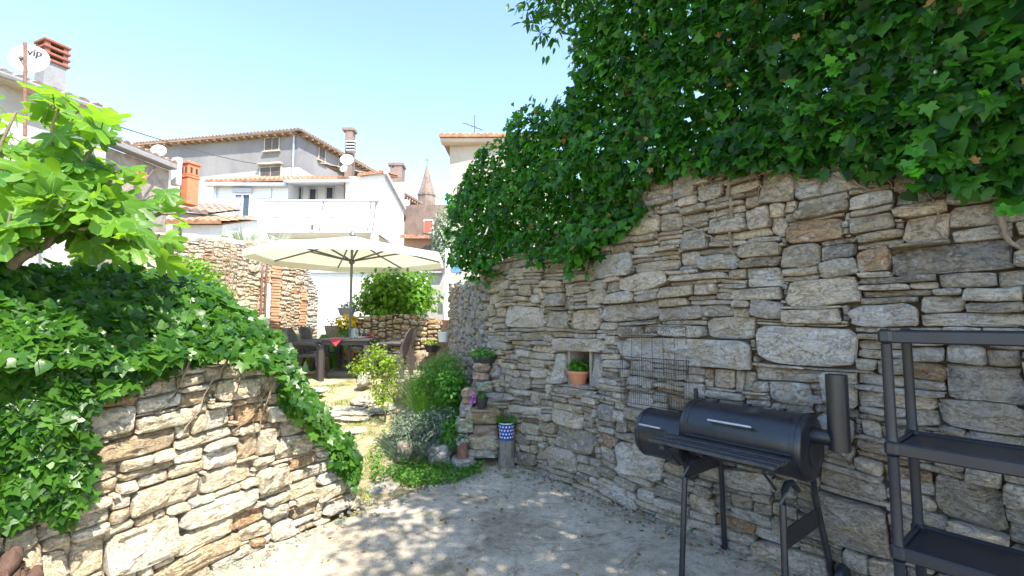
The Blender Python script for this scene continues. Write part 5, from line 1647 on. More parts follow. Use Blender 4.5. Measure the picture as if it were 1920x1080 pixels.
b = MB(); b.tube([p + Vector((-.05, 0, .16)), p + Vector((-.10, 0, .15)), p + Vector((-.105, 0, .08)), p + Vector((-.07, 0, .05))], .007, 8); b.build('handle', M['glass'], jg, sm=60)
for (x, y, lab) in ((0.33, 0.012, 'red cloth napkin hanging over the front edge of the table'), (0.93, 0.62, 'red cloth napkin at the right side of the table')):
    p = tpt(x, y)
    d1 = (tc[1] - tc[0]).normalized(); d2 = (tc[3] - tc[0]).normalized()
    b = MB()
    w = 0.17
    if y < .1: pts = [p + d2 * 0.24 + UP * (zt_ + .004), p - d2 * .022 + d1 * -w * .75 + UP * (zt_ + .005), p - d2 * .024 + UP * (zt_ + .006), p - d2 * .022 + d1 * w * .75 + UP * (zt_ + .005), p - d2 * .030 + d1 * .01 + UP * (zt_ - .13)]
    else: pts = [p + d1 * -.22 + UP * (zt_ + .004), p - d2 * w * .7 + UP * (zt_ + .02), p + UP * (zt_ + .05), p + d2 * w * .7 + UP * (zt_ + .02), p - d1 * .1 - d2 * .1 + UP * (zt_ + .07)]
    up = [v + UP * .005 - d2 * .004 for v in pts]
    b.add(pts + up, [(0, 1, 2), (0, 2, 3), (1, 4, 2), (2, 4, 3), (5, 6, 7), (5, 7, 8), (6, 9, 7), (7, 9, 8), (0, 1, 6, 5), (1, 4, 9, 6), (4, 3, 8, 9), (3, 0, 5, 8)])
    b.solo('napkin', M['red_cloth'], p + UP * zt_, lab, 'napkin', 'red napkins on the table')
# parasol
PU = Vector((-3.13, 9.0, TZ))
um = thing('garden_umbrella', PU, 'large cream canvas garden umbrella opened over the table', 'umbrella')
apex, rimz, RU = 3.20 - TZ, 2.80 - TZ, 1.86
def up_(x, y, z): return PU + Vector((x, y, z))
b = MB(); b.tube([up_(0, 0, 0.1), up_(0, 0, apex + 0.02)], 0.026, 14); b.build('pole', M['pole'], um, sm=60)
b = MB(); b.lathe([(0.001, apex + .0), (0.06, apex + .01), (0.045, apex + .06), (0.02, apex + .1), (0.001, apex + .11)], PU, 16, cap=False); b.build('finial', M['pole'], um, sm=60)
b = MB(); b.box(up_(0, 0, 0.06), (0.66, 0.6, 0.15), 0.05, bev=0.03); b.build('base', M['pole'], um, sm=40)
NS = 8
ang0 = PI / 8 + 0.10
def rim_pt(k): t = 2 * PI * k / NS + ang0; return Vector((math.cos(t) * RU, math.sin(t) * RU, rimz))
for k in range(NS):
    a, c = rim_pt(k), rim_pt(k + 1)
    top = Vector((0, 0, apex))
    vs_, fs = [], []
    m_ = 6
    for th in (0, 0.006):
        for i in range(m_ + 1):
            f = i / m_
            for j in range(5):
                q = (a.lerp(c, j / 4)) * f + top * (1 - f)
                q.z -= 0.035 * math.sin(PI * f) * (math.sin(PI * j / 4) + 0.5)
                vs_.append(PU + q - UP * th)
    S = (m_ + 1) * 5
    for kk in (0, S):
        for i in range(m_):
            for j in range(4):
                q = kk + i * 5 + j
                fs.append((q, q + 1, q + 6, q + 5))
    b = MB(); b.add(vs_, fs); b.build('canopy_panel', M['canvas'], um, sm=180)
    vv = []
    for f in (0.0, 1.0):
        for j in range(7):
            q = a.lerp(c, j / 6)
            o = q.normalized() * 0.01; o.z = 0
            w = 0.012 * math.sin(j * 2.2 + k)
            vv.append(PU + q + o + Vector((q.x, q.y, 0)).normalized() * w * f - UP * (0.004 + 0.13 * f))
    th = [v * 1.0 + Vector((PU.x - v.x, PU.y - v.y, 0)).normalized() * 0.004 for v in vv]
    fs = [(j, j + 1, j + 8, j + 7) for j in range(6)] + [(j + 14, j + 15, j + 22, j + 21) for j in range(6)]
    b = MB(); b.add(vv + th, fs); b.build('valance', M['canvas'], um, sm=180)
    b = MB(); b.tube([PU + Vector((0, 0, apex - .02)), PU + a * 0.5 + UP * (0.5 * apex - .055), PU + a - UP * 0.02], 0.016, 6); r_ = b.build('rib', M['pole'], um, sm=60)
    b = MB(); b.tube([PU + Vector((0, 0, apex - .50)), PU + a * 0.52 + UP * (0.48 * apex - .065)], 0.017, 6); b.build('strut', M['pole'], um, sm=60)
b = MB(); b.lathe([(0.026, apex - .56), (0.055, apex - .54), (0.055, apex - .47), (0.026, apex - .45)], PU, 14); b.build('runner', M['pole'], um, sm=60)

# ------------------------------------------------------------------ the town behind
def at_z(u, v, z):
    d = ray(u, v); k = (z - EYE) / d.z
    return Vector((d.x * k, d.y * k, z))
def prism_wall(root, pts, z0, tops, m, name='wall', thick=None):
    """solid with the given footprint, its top heights given per corner"""
    b = MB()
    tops = tops if isinstance(tops, (list, tuple)) else [tops] * len(pts)
    b.hexa([Vector((p[0], p[1], z0)) for p in pts], [Vector((p[0], p[1], t)) for p, t in zip(pts, tops)])
    return b.build(name, m, root)
def tiles(root, A, B, C, Dd, pitch, m, name='roof', rows=8, amp=0.05, th=0.06):
    """roof of barrel tiles: eave A-B, ridge D-C; each row overlaps the one below"""
    A, B, C, Dd = map(Vector, (A, B, C, Dd))
    nrm = (B - A).cross(Dd - A).normalized()
    if nrm.z < 0: nrm = -nrm
    n = max(3, int((B - A).length / pitch))
    seg = 6
    b = MB()
    V, Fc = [], []
    cols = n * seg + 1
    for r in range(rows):
        for e in (0, 1):
            f = (r + e) / rows
            for i in range(cols):
                t = i / (cols - 1)
                p = A.lerp(B, t).lerp(Dd.lerp(C, t), f)
                w = abs(math.sin(PI * i / seg))
                jit = 0.012 * mnoise.noise((int(i / seg) * 1.7, r * 2.3, 5))
                V.append(p + nrm * (amp * w * 1.6 + jit + (0.035 if e == 0 else 0.0)))
    for r in range(rows):
        k0 = r * 2 * cols
        for i in range(cols - 1):
            Fc.append((k0 + i, k0 + i + 1, k0 + cols + i + 1, k0 + cols + i))
            if r < rows - 1:
                Fc.append((k0 + cols + i, k0 + cols + i + 1, k0 + 2 * cols + i + 1, k0 + 2 * cols + i))
    # underside and eave face
    k = len(V)
    for i in range(cols):
        V.append(A.lerp(B, i / (cols - 1)) - nrm * th)
    V += [C - nrm * th, Dd - nrm * th]
    for i in range(cols - 1): Fc.append((i, k + i, k + i + 1, i + 1))
    Fc.append((k, k + cols + 1, k + cols, k + cols - 1))
    b.add(V, Fc)
    return b.build(name, m, root, sm=45)
def window(root, c, right, nrm, w, h, shutters=None, frame='white_paint', pane='pane', sill=True, panes=2, lintel=False, curtain=None):
    ax = (right, nrm, UP)
    b = MB()
    t = 0.07
    for s_ in (-1, 1):
        b.box(c + right * (s_ * (w / 2 + t / 2 - 0.01)) + nrm * 0.03, (t, 0.12, h + 2 * t - .02), ax=ax)
    for s_ in (-1, 1):
        b.box(c + UP * (s_ * (h / 2 + t / 2 - 0.01)) + nrm * 0.03, (w - .021, 0.118, t), ax=ax)
    f = b.build('window', M[frame], root)
    b = MB(); b.box(c + nrm * 0.012, (w, 0.02, h), ax=ax)
    b.build('pane', M[pane], f)
    if panes == 2:
        b = MB(); b.box(c + nrm * 0.045, (0.07, 0.05, h - .02), ax=ax); b.build('mullion', M[frame], f)
    if sill:
        b = MB(); b.box(c - UP * (h / 2 + 0.11) + nrm * 0.08, (w + 0.3, 0.26, 0.07), ax=ax); b.build('sill', M[frame], f)
    if shutters:
        for s_ in (-1, 1):
            b = MB(); b.box(c + right * (s_ * w * 0.25) + nrm * 0.05, (w * 0.47, 0.04, h * 0.97), ax=ax)
            for k in range(6): b.box(c + right * (s_ * w * 0.25) + nrm * 0.075 + UP * (h * (-0.40 + 0.16 * k)), (w * 0.40, 0.02, h * 0.05), ax=ax)
            b.build('shutter', M[shutters], f)
    if curtain:
        b = MB(); b.box(c - right * (w * .25) + nrm * 0.028, (w * 0.40, 0.01, h * 0.9), ax=ax); b.build('curtain', M[curtain], f)
    return f
def rafters(root, A, B, nrm, over, n, sz=0.14):
    b = MB(); d = (B - A).normalized()
    for i in range(n):
        p = A.lerp(B, (i + .5) / n)
        b.box(p + nrm * (over / 2) - UP * 0.16, (sz, over, 0.16), ax=(d, nrm, UP))
    return b.build('rafters', M['wood_eave'], root, kind='stuff')
def dish(root_name, c, r, facing, label, text=None, pole=True, pole_m='rust'):
    f = Vector(facing).normalized()
    t = thing(root_name, c, label, 'satellite dish')
    x = f.cross(UP).normalized() * -1
    y = x.cross(f) * 1
    if y.z < 0: y = -y
    b = MB()
    prof = [(0.001, -0.10 * r), (r * 0.35, -0.08 * r), (r * 0.7, 0.0), (r * 0.95, 0.10 * r), (r, 0.13 * r), (r, 0.16 * r), (r * 0.97, 0.15 * r), (r * .7, .045 * r), (r * .35, -.03 * r), (0.001, -.05 * r)]
    b.lathe(prof, c, 34, ax=(x, y * 0.92, f), cap=False)
    b.build('reflector', M['white_dish'], t, sm=60)
    b = MB(); b.tube([c - y * (r * .9) + f * (.1 * r), c - y * (r * .5) + f * (r * 1.0)], r * 0.035, 8); b.build('feed_arm', M['vine'], t, sm=60)
    b = MB(); p = c - y * (r * .42) + f * (r * 1.02); b.tube([p, p + (c - p).normalized() * r * .18], r * 0.09, 10); b.build('receiver', M['zinc'], t, sm=60)
    return t, x, y, f

# --- left house with gutter, chimney and dish
ze = at(0, 137, 9.0).z
ha = thing('stone_house', at(0, 600, 9.6), 'near house at the far left with zinc gutter and louvred chimney above the fig tree', 'house')
E0, E1 = at_z(-120, 95, ze), at_z(218, 216, ze)
ed = (E1 - E0).normalized(); en = Vector((ed.y, -ed.x, 0))      # en points right, towards the garden
W0, W1 = E0 - en * 0.32, E1 - en * 0.32
back = -en * 5
prism_wall(ha, [W0, W1, W1 + back, W0 + back], 0.5, ze - 0.0955, M['plaster_pale'])
tiles(ha, E0 + UP * 0.02, E1 + UP * 0.02, E1 - en * 4 + UP * 1.5, E0 - en * 4 + UP * 1.5, 0.24, M['tile_old'], rows=10)
b = MB(); b.box(((E0 + E1) / 2) - en * 0.16 - UP * 0.06, ((E1 - E0).length, 0.34, 0.07), ax=(ed, en, UP)); b.build('eave_board', M['plaster_cream'], ha)
b = MB()
gpts = [(0.075 * math.cos(t), 0.075 * math.sin(t)) for t in [PI + PI * i / 8 for i in range(9)]]
vs_ = [P + en * (0.06 + x) + UP * (y + 0.01) for P in (E0, E1) for x, y in gpts]
b.add(vs_, [(i, i + 1, i + 10, i + 9) for i in range(8)])
b.build('gutter', M['zinc'], ha, sm=180)
cc = at(94, 150, 10.6)
def cz_(v): return at(94, v, 10.6).z
cr = math.atan2(ed.y, ed.x)
cw = 0.40
ch = thing('chimney_stack', (cc.x, cc.y, cz_(190)), 'grey rendered chimney with a brown louvred brick cap on the left house', 'chimney')
b = MB(); b.box((cc.x, cc.y, (cz_(119) + cz_(235)) / 2), (cw, cw, cz_(119) - cz_(235)), cr); b.build('shaft', M['concrete_grey'], ch)
zt0, zt1 = cz_(121), cz_(86)
for k in range(4):
    z = zt0 + (zt1 - zt0) * k / 3
    b = MB(); b.box((cc.x, cc.y, z), (cw + 0.10, cw + 0.10, 0.065), cr, bev=0.012); b.build('louvre_slab', M['louvre'], ch, sm=40)
for sx in (-1, 1):
    for sy in (-1, 1):
        for k in range(3):
            z0, z1 = zt0 + (zt1 - zt0) * k / 3 + .033, zt0 + (zt1 - zt0) * (k + 1) / 3 - .033
            p = Vector((cc.x, cc.y, (z0 + z1) / 2)) + ed * (sx * cw * .42) + en * (sy * cw * .42)
            b = MB(); b.box(p, (0.09, 0.09, z1 - z0), cr); b.build('corner_brick', M['louvre'], ch)
b = MB(); b.box((cc.x, cc.y, (zt0 + zt1) / 2), (cw * .6, cw * .6, zt1 - zt0 - .09), cr); b.build('flue', M['opening_shade'], ch)
dc = at(58, 113, 8.6)
dt, dx_, dy_, df_ = dish('satellite_dish', dc, 0.315, Vector((0.30, -0.92, 0.12)), 'large white satellite dish on a rusty pole beside the brown louvred chimney')
b = MB(); b.tube([at(47, 255, 8.35), at(47, 80, 8.35)], 0.028, 10); b.build('pole', M['rust'], dt, sm=60)
fc = D.curves.new('dish_lettering', 'FONT'); fc.body = 'vip'; fc.size = 0.20; fc.offset = 0.006; fc.extrude = 0.002; fc.align_x = 'CENTER'; fc.align_y = 'CENTER'
fo_ = D.objects.new('lettering', fc); COL.objects.link(fo_); fo_.parent = dt
fx_ = dx_ if dx_.x > 0 else -dx_
pc = fx_ * 0.08 + dy_ * 0.12 + df_ * 0.07
fo_.matrix_basis = Matrix(((fx_.x, dy_.x, df_.x, pc.x), (fx_.y, dy_.y, df_.y, pc.y), (fx_.z, dy_.z, df_.z, pc.z), (0, 0, 0, 1)))
fc.materials.append(M['text_grey'])
bpy.context.view_layer.update()
me_ = D.meshes.new_from_object(fo_.evaluated_get(bpy.context.evaluated_depsgraph_get()))
mo_ = D.objects.new('lettering', me_); COL.objects.link(mo_); mo_.parent = dt; mo_.matrix_basis = fo_.matrix_basis.copy()
D.objects.remove(fo_); D.curves.remove(fc)
mo_.name = 'lettering'
b = MB(); b.box(dc - dx_ * 0.12 + dy_ * 0.0 + df_ * 0.02, (0.08, 0.05, 0.03), ax=(dx_, dy_, df_)); b.build('logo_mark', M['text_grey'], dt)

# --- second stone house behind the fig tree
zb_ = at(225, 266, 13.0).z
hb = thing('stone_house', at(280, 600, 14), 'low stone house with a heavy grey eave just right of the fig tree', 'house')
E0, E1 = at_z(150, 238, zb_), at_z(333, 312, zb_)
ed = (E1 - E0).normalized(); en = Vector((ed.y, -ed.x, 0))
W0, W1 = E0 - en * .3, E1 - en * .3
prism_wall(hb, [W0, W1, W1 - en * 4, W0 - en * 4], 0.8, zb_ - .14, M['rubble'])
b = MB(); b.box((E0 + E1) / 2 - en * .15 - UP * .04, ((E1 - E0).length, .36, .16), ax=(ed, en, UP), bev=.02); b.build('eave_slab', M['concrete_grey'], hb)
tiles(hb, E0 + UP * .05, E1 + UP * .05, E1 - en * 3.5 + UP * 1.1, E0 - en * 3.5 + UP * 1.1, 0.24, M['tile_old'], rows=9)
b = MB(); b.box(at(331, 322, 15.45), (0.18, 0.3, 0.95), cr, bev=.02); b.build('corner_pier', M['plaster_white'], hb)
for uu in (258, 268):
    q = at(uu, 333, 13.8); lathe_pot(hb, 'clay_flue_pot', q - UP * .1, .09, .1, .26, M['terracotta'])
b = MB(); b.tube([at(292, 312, 14.4), at(268, 345, 14.0)], .02, 6); b.build('brace', M['shutter_dark'], hb)
dish('satellite_dish', at(298, 283, 14.6), 0.22, Vector((.3, -.9, .2)), 'small white dish on the grey eave of the low stone house')
cc = at(356, 335, 16.0)
ct = thing('terracotta_chimney', (cc.x, cc.y, at(356, 380, 16).z), 'bright orange terracotta chimney with arched vents in front of the grey building', 'chimney')
hC = at(356, 305, 16).z - at(356, 385, 16).z
zb2_ = at(356, 385, 16).z
b = MB(); b.box((cc.x, cc.y, zb2_ + hC * .31), (.40, .40, hC * .62), cr, bev=.02); b.build('shaft', M['redbrick'], ct)
b = MB(); b.box((cc.x, cc.y, zb2_ + hC * .64), (.45, .45, hC * .05), cr, bev=.01); b.build('band', M['redbrick'], ct)
b = MB(); b.box((cc.x, cc.y, zb2_ + hC * .80), (.40, .40, hC * .25), cr, bev=.02); b.build('vent_box', M['redbrick'], ct)
dxx, dyy = Vector((math.cos(cr), math.sin(cr), 0)), Vector((-math.sin(cr), math.cos(cr), 0))
for (d0, d1) in ((dyy, dxx), (-dyy, dxx), (dxx, dyy), (-dxx, dyy)):
    for sg in (-1, 1):
        b = MB(); c = Vector((cc.x, cc.y, zb2_ + hC * .79)) + d0 * .201 + d1 * (sg * .09)
        b.box(c, (.07, .02, hC * .13), ax=(d1, d0, UP)); b.build('arched_vent', M['opening_shade'], ct)
b = MB(); b.box((cc.x, cc.y, zb2_ + hC * .955), (.48, .48, hC * .06), cr, bev=.02); b.build('cap', M['redbrick'], ct)
# small outbuildings in front
hs_ = thing('tiled_shed', at(372, 600, 17.5), 'small shed with an old tiled roof left of the white house', 'shed')
A, B_ = at(330, 392, 17.0), at(394, 402, 17.6)
prism_wall(hs_, [(A.x, A.y), (B_.x, B_.y), (B_.x - .5, B_.y + 3), (A.x - .5, A.y + 3)], 0.9, [A.z - .1, B_.z - .1, B_.z + .5, A.z + .5], M['plaster_pale'])
tiles(hs_, A + Vector((0, -.2, 0)), B_ + Vector((.1, -.2, 0)), B_ + Vector((-.5, 3, .95)), A + Vector((-.5, 3, .95)), .24, M['tile_old'], rows=6)
hs2 = thing('garden_shed', at(378, 600, 15), 'pale low outbuilding behind the ruined wall', 'shed')
A, B_ = at(325, 404, 14.5), at(418, 404, 14.5)
prism_wall(hs2, [(A.x, A.y), (B_.x, B_.y), (B_.x, B_.y + 2), (A.x, A.y + 2)], 0.8, [A.z - .3, A.z - .3, A.z + .3, A.z + .3], M['plaster_white'])
tiles(hs2, A + Vector((-.1, -.2, -.25)), B_ + Vector((.1, -.2, -.25)), B_ + Vector((.1, 2, .38)), A + Vector((-.1, 2, .38)), .22, M['tile'], rows=5, amp=.04)

# --- white house with the covered balcony
hw_ = thing('white_house', at(560, 600, 24), 'white house with a big white balcony and tiled roof above the umbrella', 'house')
Yw = 24.0
def wx(u, Y=Yw): return at(u, 500, Y).x
def wz(v, Y=Yw): return at(600, v, Y).z
RT = Vector((1, 0, 0)); FR = Vector((0, -1, 0))
xl, xr, xg = wx(393), wx(535), wx(718)
zE = wz(343)
prism_wall(hw_, [(xl, Yw), (xr, Yw), (xr, Yw + 4.5), (xl, Yw + 4.5)], 0.8, [zE, zE, zE + 1.5, zE + 1.5], M['plaster_white'])
prism_wall(hw_, [(xr + .002, Yw + 1.3), (xg - .002, Yw + 1.3), (xg - .002, Yw + 4.4), (xr + .002, Yw + 4.4)], wz(379), [zE + .35, zE + .35, zE + 1.4, zE + 1.4], M['plaster_white'], 'loggia_wall')
prism_wall(hw_, [(xr + .002, Yw + .02), (xg, Yw + .02), (xg, Yw + 4.45), (xr + .002, Yw + 4.45)], 0.8, wz(382), M['plaster_white'], 'lower_wall')
xp = wx(655)
prism_wall(hw_, [(xp, Yw), (xg + .003, Yw), (xg + .003, 28.2), (xp, 28.2)], wz(381), [wz(335), wz(322) , wz(352), wz(352)], M['plaster_white'], 'gable_wall')
tiles(hw_, (xl - .25, Yw - .35, zE - .02), (xp, Yw - .35, zE + .12), (xp, Yw + 4.6, zE + 1.75), (xl - .25, Yw + 4.6, zE + 1.75), 0.25, M['tile'], rows=10)
b = MB(); b.box(((xl + xr) / 2 - .1, Yw - .22, zE - .16), (xr - xl + .3, .26, .16)); b.build('fascia', M['zinc'], hw_)
b = MB(); b.hexa([Vector((xr, Yw - .5, zE - .10)), Vector((xp, Yw - .5, zE - .05)), Vector((xp, Yw + 1.4, zE + .25)), Vector((xr, Yw + 1.4, zE + .2))], [Vector((xr, Yw - .5, zE - .0)), Vector((xp, Yw - .5, zE + .05)), Vector((xp, Yw + 1.4, zE + .33)), Vector((xr, Yw + 1.4, zE + .28))]); b.build('loggia_soffit', M['plaster_white'], hw_)
tiles(hw_, (wx(668), Yw - .2, wz(330)), (wx(717), Yw - .2, wz(324)), (wx(714), Yw + 4, wz(318) + .9), (wx(668), Yw + 4, wz(322) + .9), .25, M['tile'], rows=7)
b = MB(); b.hexa([Vector((xg, Yw - .25, wz(324) - .12)), Vector((xg + .14, Yw - .25, wz(324) - .12)), Vector((xg + .14, 28.3, wz(352) - .15)), Vector((xg, 28.3, wz(352) - .15))], [Vector((xg, Yw - .25, wz(322) + .04)), Vector((xg + .14, Yw - .25, wz(322) + .04)), Vector((xg + .14, 28.3, wz(352) + .05)), Vector((xg, 28.3, wz(352) + .05))]); b.build('verge', M['grey_frame'], hw_)
# window with roller box
c = Vector((wx(450), Yw, wz(386)))
w = window(hw_, c, RT, FR, wx(464) - wx(436), wz(364) - wz(405), None, 'white_paint', 'pane', True, 2, curtain='curtain')
b = MB(); b.box(c + Vector((0, -.05, (wz(364) - wz(405)) / 2 + .22)), (wx(468) - wx(432), .2, .27), bev=.02); b.build('shutter_box', M['grey_frame'], w)
# loggia windows
for (u, wd, v0, v1, cur) in ((552, 18, 353, 374, 'blue_cloth'), (583, 12, 355, 375, None), (615, 12, 352, 373, None)):
    window(hw_, Vector((wx(u, Yw + 1.3), Yw + 1.3, (wz(v0, Yw + 1.3) + wz(v1, Yw + 1.3)) / 2)), RT, FR, wd / F_PX * 25.3, wz(v0, Yw + 1.3) - wz(v1, Yw + 1.3), None, 'grey_frame', 'pane', False, 1, curtain=cur)
b = MB(); b.lathe([(0.001, 0), (.08, .05), (.1, .25), (.001, .33)], Vector((wx(638), Yw + 1.1, wz(357))), 10, cap=False); b.build('wall_lamp', M['shutter_dark'], hw_)
# balcony: slab, rail, canvas panels with cords
Yb = 22.5
bx0, bx1 = at(497, 400, Yb).x, at(706, 400, Yb).x
zb0, zb1 = at(600, 437, Yb).z, at(600, 378, Yb).z
b = MB(); b.box(((bx0 + bx1) / 2, (Yb + Yw) / 2, zb0 + .1), (bx1 - bx0, Yw - Yb - .01, .2)); b.build('balcony_slab', M['plaster_white'], hw_)
b = MB(); b.box(((bx0 + bx1) / 2, Yb - .05, zb1 + .03), (bx1 - bx0 + .2, .16, .08)); b.box((bx1, (Yb + Yw) / 2, zb1 + .03), (.12, Yw - Yb, .08)); b.build('balcony_rail', M['grey_frame'], hw_)
cuts = [bx0, at(608, 400, Yb).x, at(697, 400, Yb).x, bx1]
for x0, x1 in zip(cuts, cuts[1:]):
    b = MB(); n = 8; vs_ = []
    for th in (0, .03):
        for j in range(6):
            for i in range(n + 1):
                t, f = i / n, j / 5
                vs_.append((x0 + .01 + (x1 - x0 - .02) * t + .12 * (f - 1), Yb - .02 - th - .10 * math.sin(PI * f) - .05 * math.sin(PI * t) * math.sin(PI * f) - .12 * (1 - f), zb0 + (zb1 - zb0) * f))
    S = 6 * (n + 1)
    fs = [(k + j * (n + 1) + i, k + j * (n + 1) + i + 1, k + (j + 1) * (n + 1) + i + 1, k + (j + 1) * (n + 1) + i) for k in (0, S) for j in range(5) for i in range(n)]
    b.add(vs_, fs); b.build('canvas_panel', M['white_paint'], hw_, sm=180)
    b = MB(); b.tube([(x0 + (x1 - x0) * i / 8, Yb - .26, zb0 + (zb1 - zb0) * (.5 - .06 * math.sin(PI * i / 8))) for i in range(9)], .014, 5); b.build('cord', M['wire'], hw_)
    b = MB(); b.tube([(x1 - .12, Yb - .2, zb0 + .1), (x1, Yb - .15, zb1 - .05)], .028, 5); b.build('cord', M['wire'], hw_)
zb0_ = zb0
prism_wall(hw_, [(bx1 - .06, Yb), (bx1 + .06, Yb), (xg + .06, 28.3), (xg - .06, 28.3)], zb0 + .0, [zb1, zb1, wz(383), wz(383)], M['plaster_white'], 'balcony_side')
b = MB(); b.box((bx1 - .1, Yb + .1, (zb0 + .8) / 2), (.3, .3, zb0 - .8)); b.build('balcony_post', M['plaster_white'], hw_)
window(hw_, Vector((xg, 25.2, zb0 - .7)), Vector((0, 1, 0)), Vector((1, 0, 0)), .9, .9, None, 'white_paint', 'pane', False, 1)
b = MB(); b.box((at(590, 433, Yb).x, Yb - .28, zb0 + .25), (.08, .1, .22)); b.build('balcony_lamp', M['shutter_dark'], hw_)
b = MB(); b.tube([(xl + .18, Yw - .07, zE - .1), (xl + .18, Yw - .07, 1.2)], .05, 8); b.build('downpipe', M['zinc'], hw_, sm=60)
b = MB(); b.tube([(wx(505), Yw - .06, zE - .3), (wx(505), Yw - .06, wz(372)), (wx(475), Yw - .06, wz(374))], .015, 5); b.build('wall_cable', M['wire'], hw_)
for uu in (560, 640):
    b = MB(); b.box((wx(uu, Yw), Yw - .01, zb0_ - .75), (.75, .06, .9)); b.build('lower_shutter', M['shutter_dark'], hw_)
# chimney pillar with louvres and two dishes
pc_ = at(653, 300, 24.3)
cp_ = thing('tall_chimney', (pc_.x, 24.2, wz(330)), 'tall weathered chimney rising from the white house with a slatted vent', 'chimney')
def colm(name, u0, u1, v0, v1, Y, dpt, m):
    a, c = at(u0, v1, Y), at(u1, v0, Y); b = MB(); b.box(((a.x + c.x) / 2, Y + dpt / 2, (a.z + c.z) / 2), (c.x - a.x, dpt, c.z - a.z), bev=.02); return b.build(name, M[m], cp_)
colm('shaft', 644, 661, 243, 372, 24.0, .5, 'rubble_pink'); colm('cap', 641, 664, 238, 244, 23.95, .6, 'rubble_pink'); colm('lower_shaft', 647, 667, 331, 376, 23.85, .13, 'plaster_white')
colm('vent_box', 649, 664, 264, 283, 23.7, .29, 'opening_shade')
for k in range(4): colm('vent_slat', 648, 665, 263 + k * 5.6, 265.5 + k * 5.6, 23.62, .36, 'grey_frame')
dish('satellite_dish', at(651, 300, 23.3), .33, Vector((.2, -1, .25)), 'upper white satellite dish mounted on the tall weathered chimney')
dish('satellite_dish', at(645, 316, 23.4), .22, Vector((-.2, -1, .2)), 'smaller white dish below another on the tall weathered chimney')

gwl = thing('white_garden_wall', at(690, 600, 14.2), 'plain white plastered garden wall behind the umbrella pole and the bush', 'wall')
a, c = at(556, 600, 14.2), at(838, 512, 14.2)
prism_wall(gwl, [(a.x, 14.2), (c.x, 14.2), (c.x, 14.45), (a.x, 14.45)], 0.3, c.z, M['plaster_white'])
b = MB(); b.box(((a.x + c.x) / 2, 14.32, c.z + .03), (c.x - a.x + .1, .4, .06), bev=.01); b.build('coping', M['grey_frame'], gwl)
# --- large grey building
hg = thing('grey_building', at(470, 600, 36), 'large grey plastered building with a wide tiled eave at the skyline', 'building')
zG = at(560, 252, 34).z
K0, KL, KR = at_z(560, 252, zG), at_z(236, 279, zG), at_z(705, 330, zG)
dl = (K0 - KL).normalized(); nl = Vector((dl.y, -dl.x, 0)); dr_ = (KR - K0).normalized(); nr_ = Vector((dr_.y, -dr_.x, 0))
zm = at(560, 312, 34).z
inn = KL + (KR - K0)
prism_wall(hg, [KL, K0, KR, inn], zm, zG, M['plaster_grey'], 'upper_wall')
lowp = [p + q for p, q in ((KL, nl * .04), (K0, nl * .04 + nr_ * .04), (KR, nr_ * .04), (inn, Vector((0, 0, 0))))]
prism_wall(hg, lowp, 1.0, [zm - .6, zm - .01, zm - 1.2, zm - 1.2], M['plaster_pale'], 'lower_wall')  # paler plaster; its slanted top on the right side paints the eave's shade
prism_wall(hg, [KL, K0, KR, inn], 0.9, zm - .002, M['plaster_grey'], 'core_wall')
ov = 0.55
A, B_, C_ = KL + nl * ov - dl * .5, K0 + nl * ov + nr_ * ov, KR + nr_ * ov
rise = Vector((0, 0, 2.6)); rg0, rg1 = KL - nl * 6 + rise, K0 - nl * 6 - nr_ * 6 + rise
rg2 = KR - nr_ * 6 + rise
tiles(hg, A + UP * .1, B_ + UP * .1, rg1, rg0, .30, M['tile_old'], rows=12, amp=.07)
tiles(hg, B_ + UP * .1, C_ + UP * .1, rg2, rg1, .30, M['tile_old'], rows=12, amp=.07)
rafters(hg, KL + UP * .1, K0 + UP * .1, nl, ov - .05, 24, .15); rafters(hg, K0 + UP * .1, KR + UP * .1, nr_, ov - .05, 16, .15)
b = MB(); b.box((KL + K0) / 2 + nl * (ov * .5) + UP * .02, ((K0 - KL).length, ov, .06), ax=(dl, nl, UP)); b.box((K0 + KR) / 2 + nr_ * (ov * .5) + UP * .024, ((KR - K0).length, ov, .06), ax=(dr_, nr_, UP)); b.build('eave_boarding', M['wood_eave'], hg)
def on(P, nv, u, v): return hit(u, v, P, nv)
def facew(P, dv, nv, u0, v0, u1, v1, **kw):
    c = on(P, nv, (u0 + u1) / 2, (v0 + v1) / 2)
    w_ = abs((on(P, nv, u1, (v0 + v1) / 2) - on(P, nv, u0, (v0 + v1) / 2)).dot(dv)); h_ = on(P, nv, (u0 + u1) / 2, v0).z - on(P, nv, (u0 + u1) / 2, v1).z
    return window(hg, c + nv * kw.pop('out', 0.0), dv, nv, w_, h_, **kw)
facew(K0, dl, nl, 498, 259, 524, 282, shutters='shutter_dark', frame='plaster_cream', pane='opening_shade')
facew(K0, dl, nl, 490, 314, 528, 332, shutters='shutter_dark', frame='plaster_cream', pane='opening_shade', out=.05)
b = MB(); c = on(K0, nl, 509, 309) + nl * .2; b.box(c, (2.0, .35, .16), ax=(dl, nl, UP), bev=.03); b.build('window_hood', M['plaster_cream'], hg)
facew(K0, dr_, nr_, 597, 277, 608, 301, shutters='shutter_dark', frame='plaster_cream', pane='opening_shade')
facew(K0, dr_, nr_, 634, 300, 641, 319, shutters='shutter_dark', frame='plaster_cream', pane='opening_shade')
b = MB(); b.tube([K0 + nl * .12 - dl * .3 + UP * .0, K0 + nl * .12 - dl * .3 - UP * 9], .07, 8); b.build('downpipe', M['zinc'], hg, sm=60)

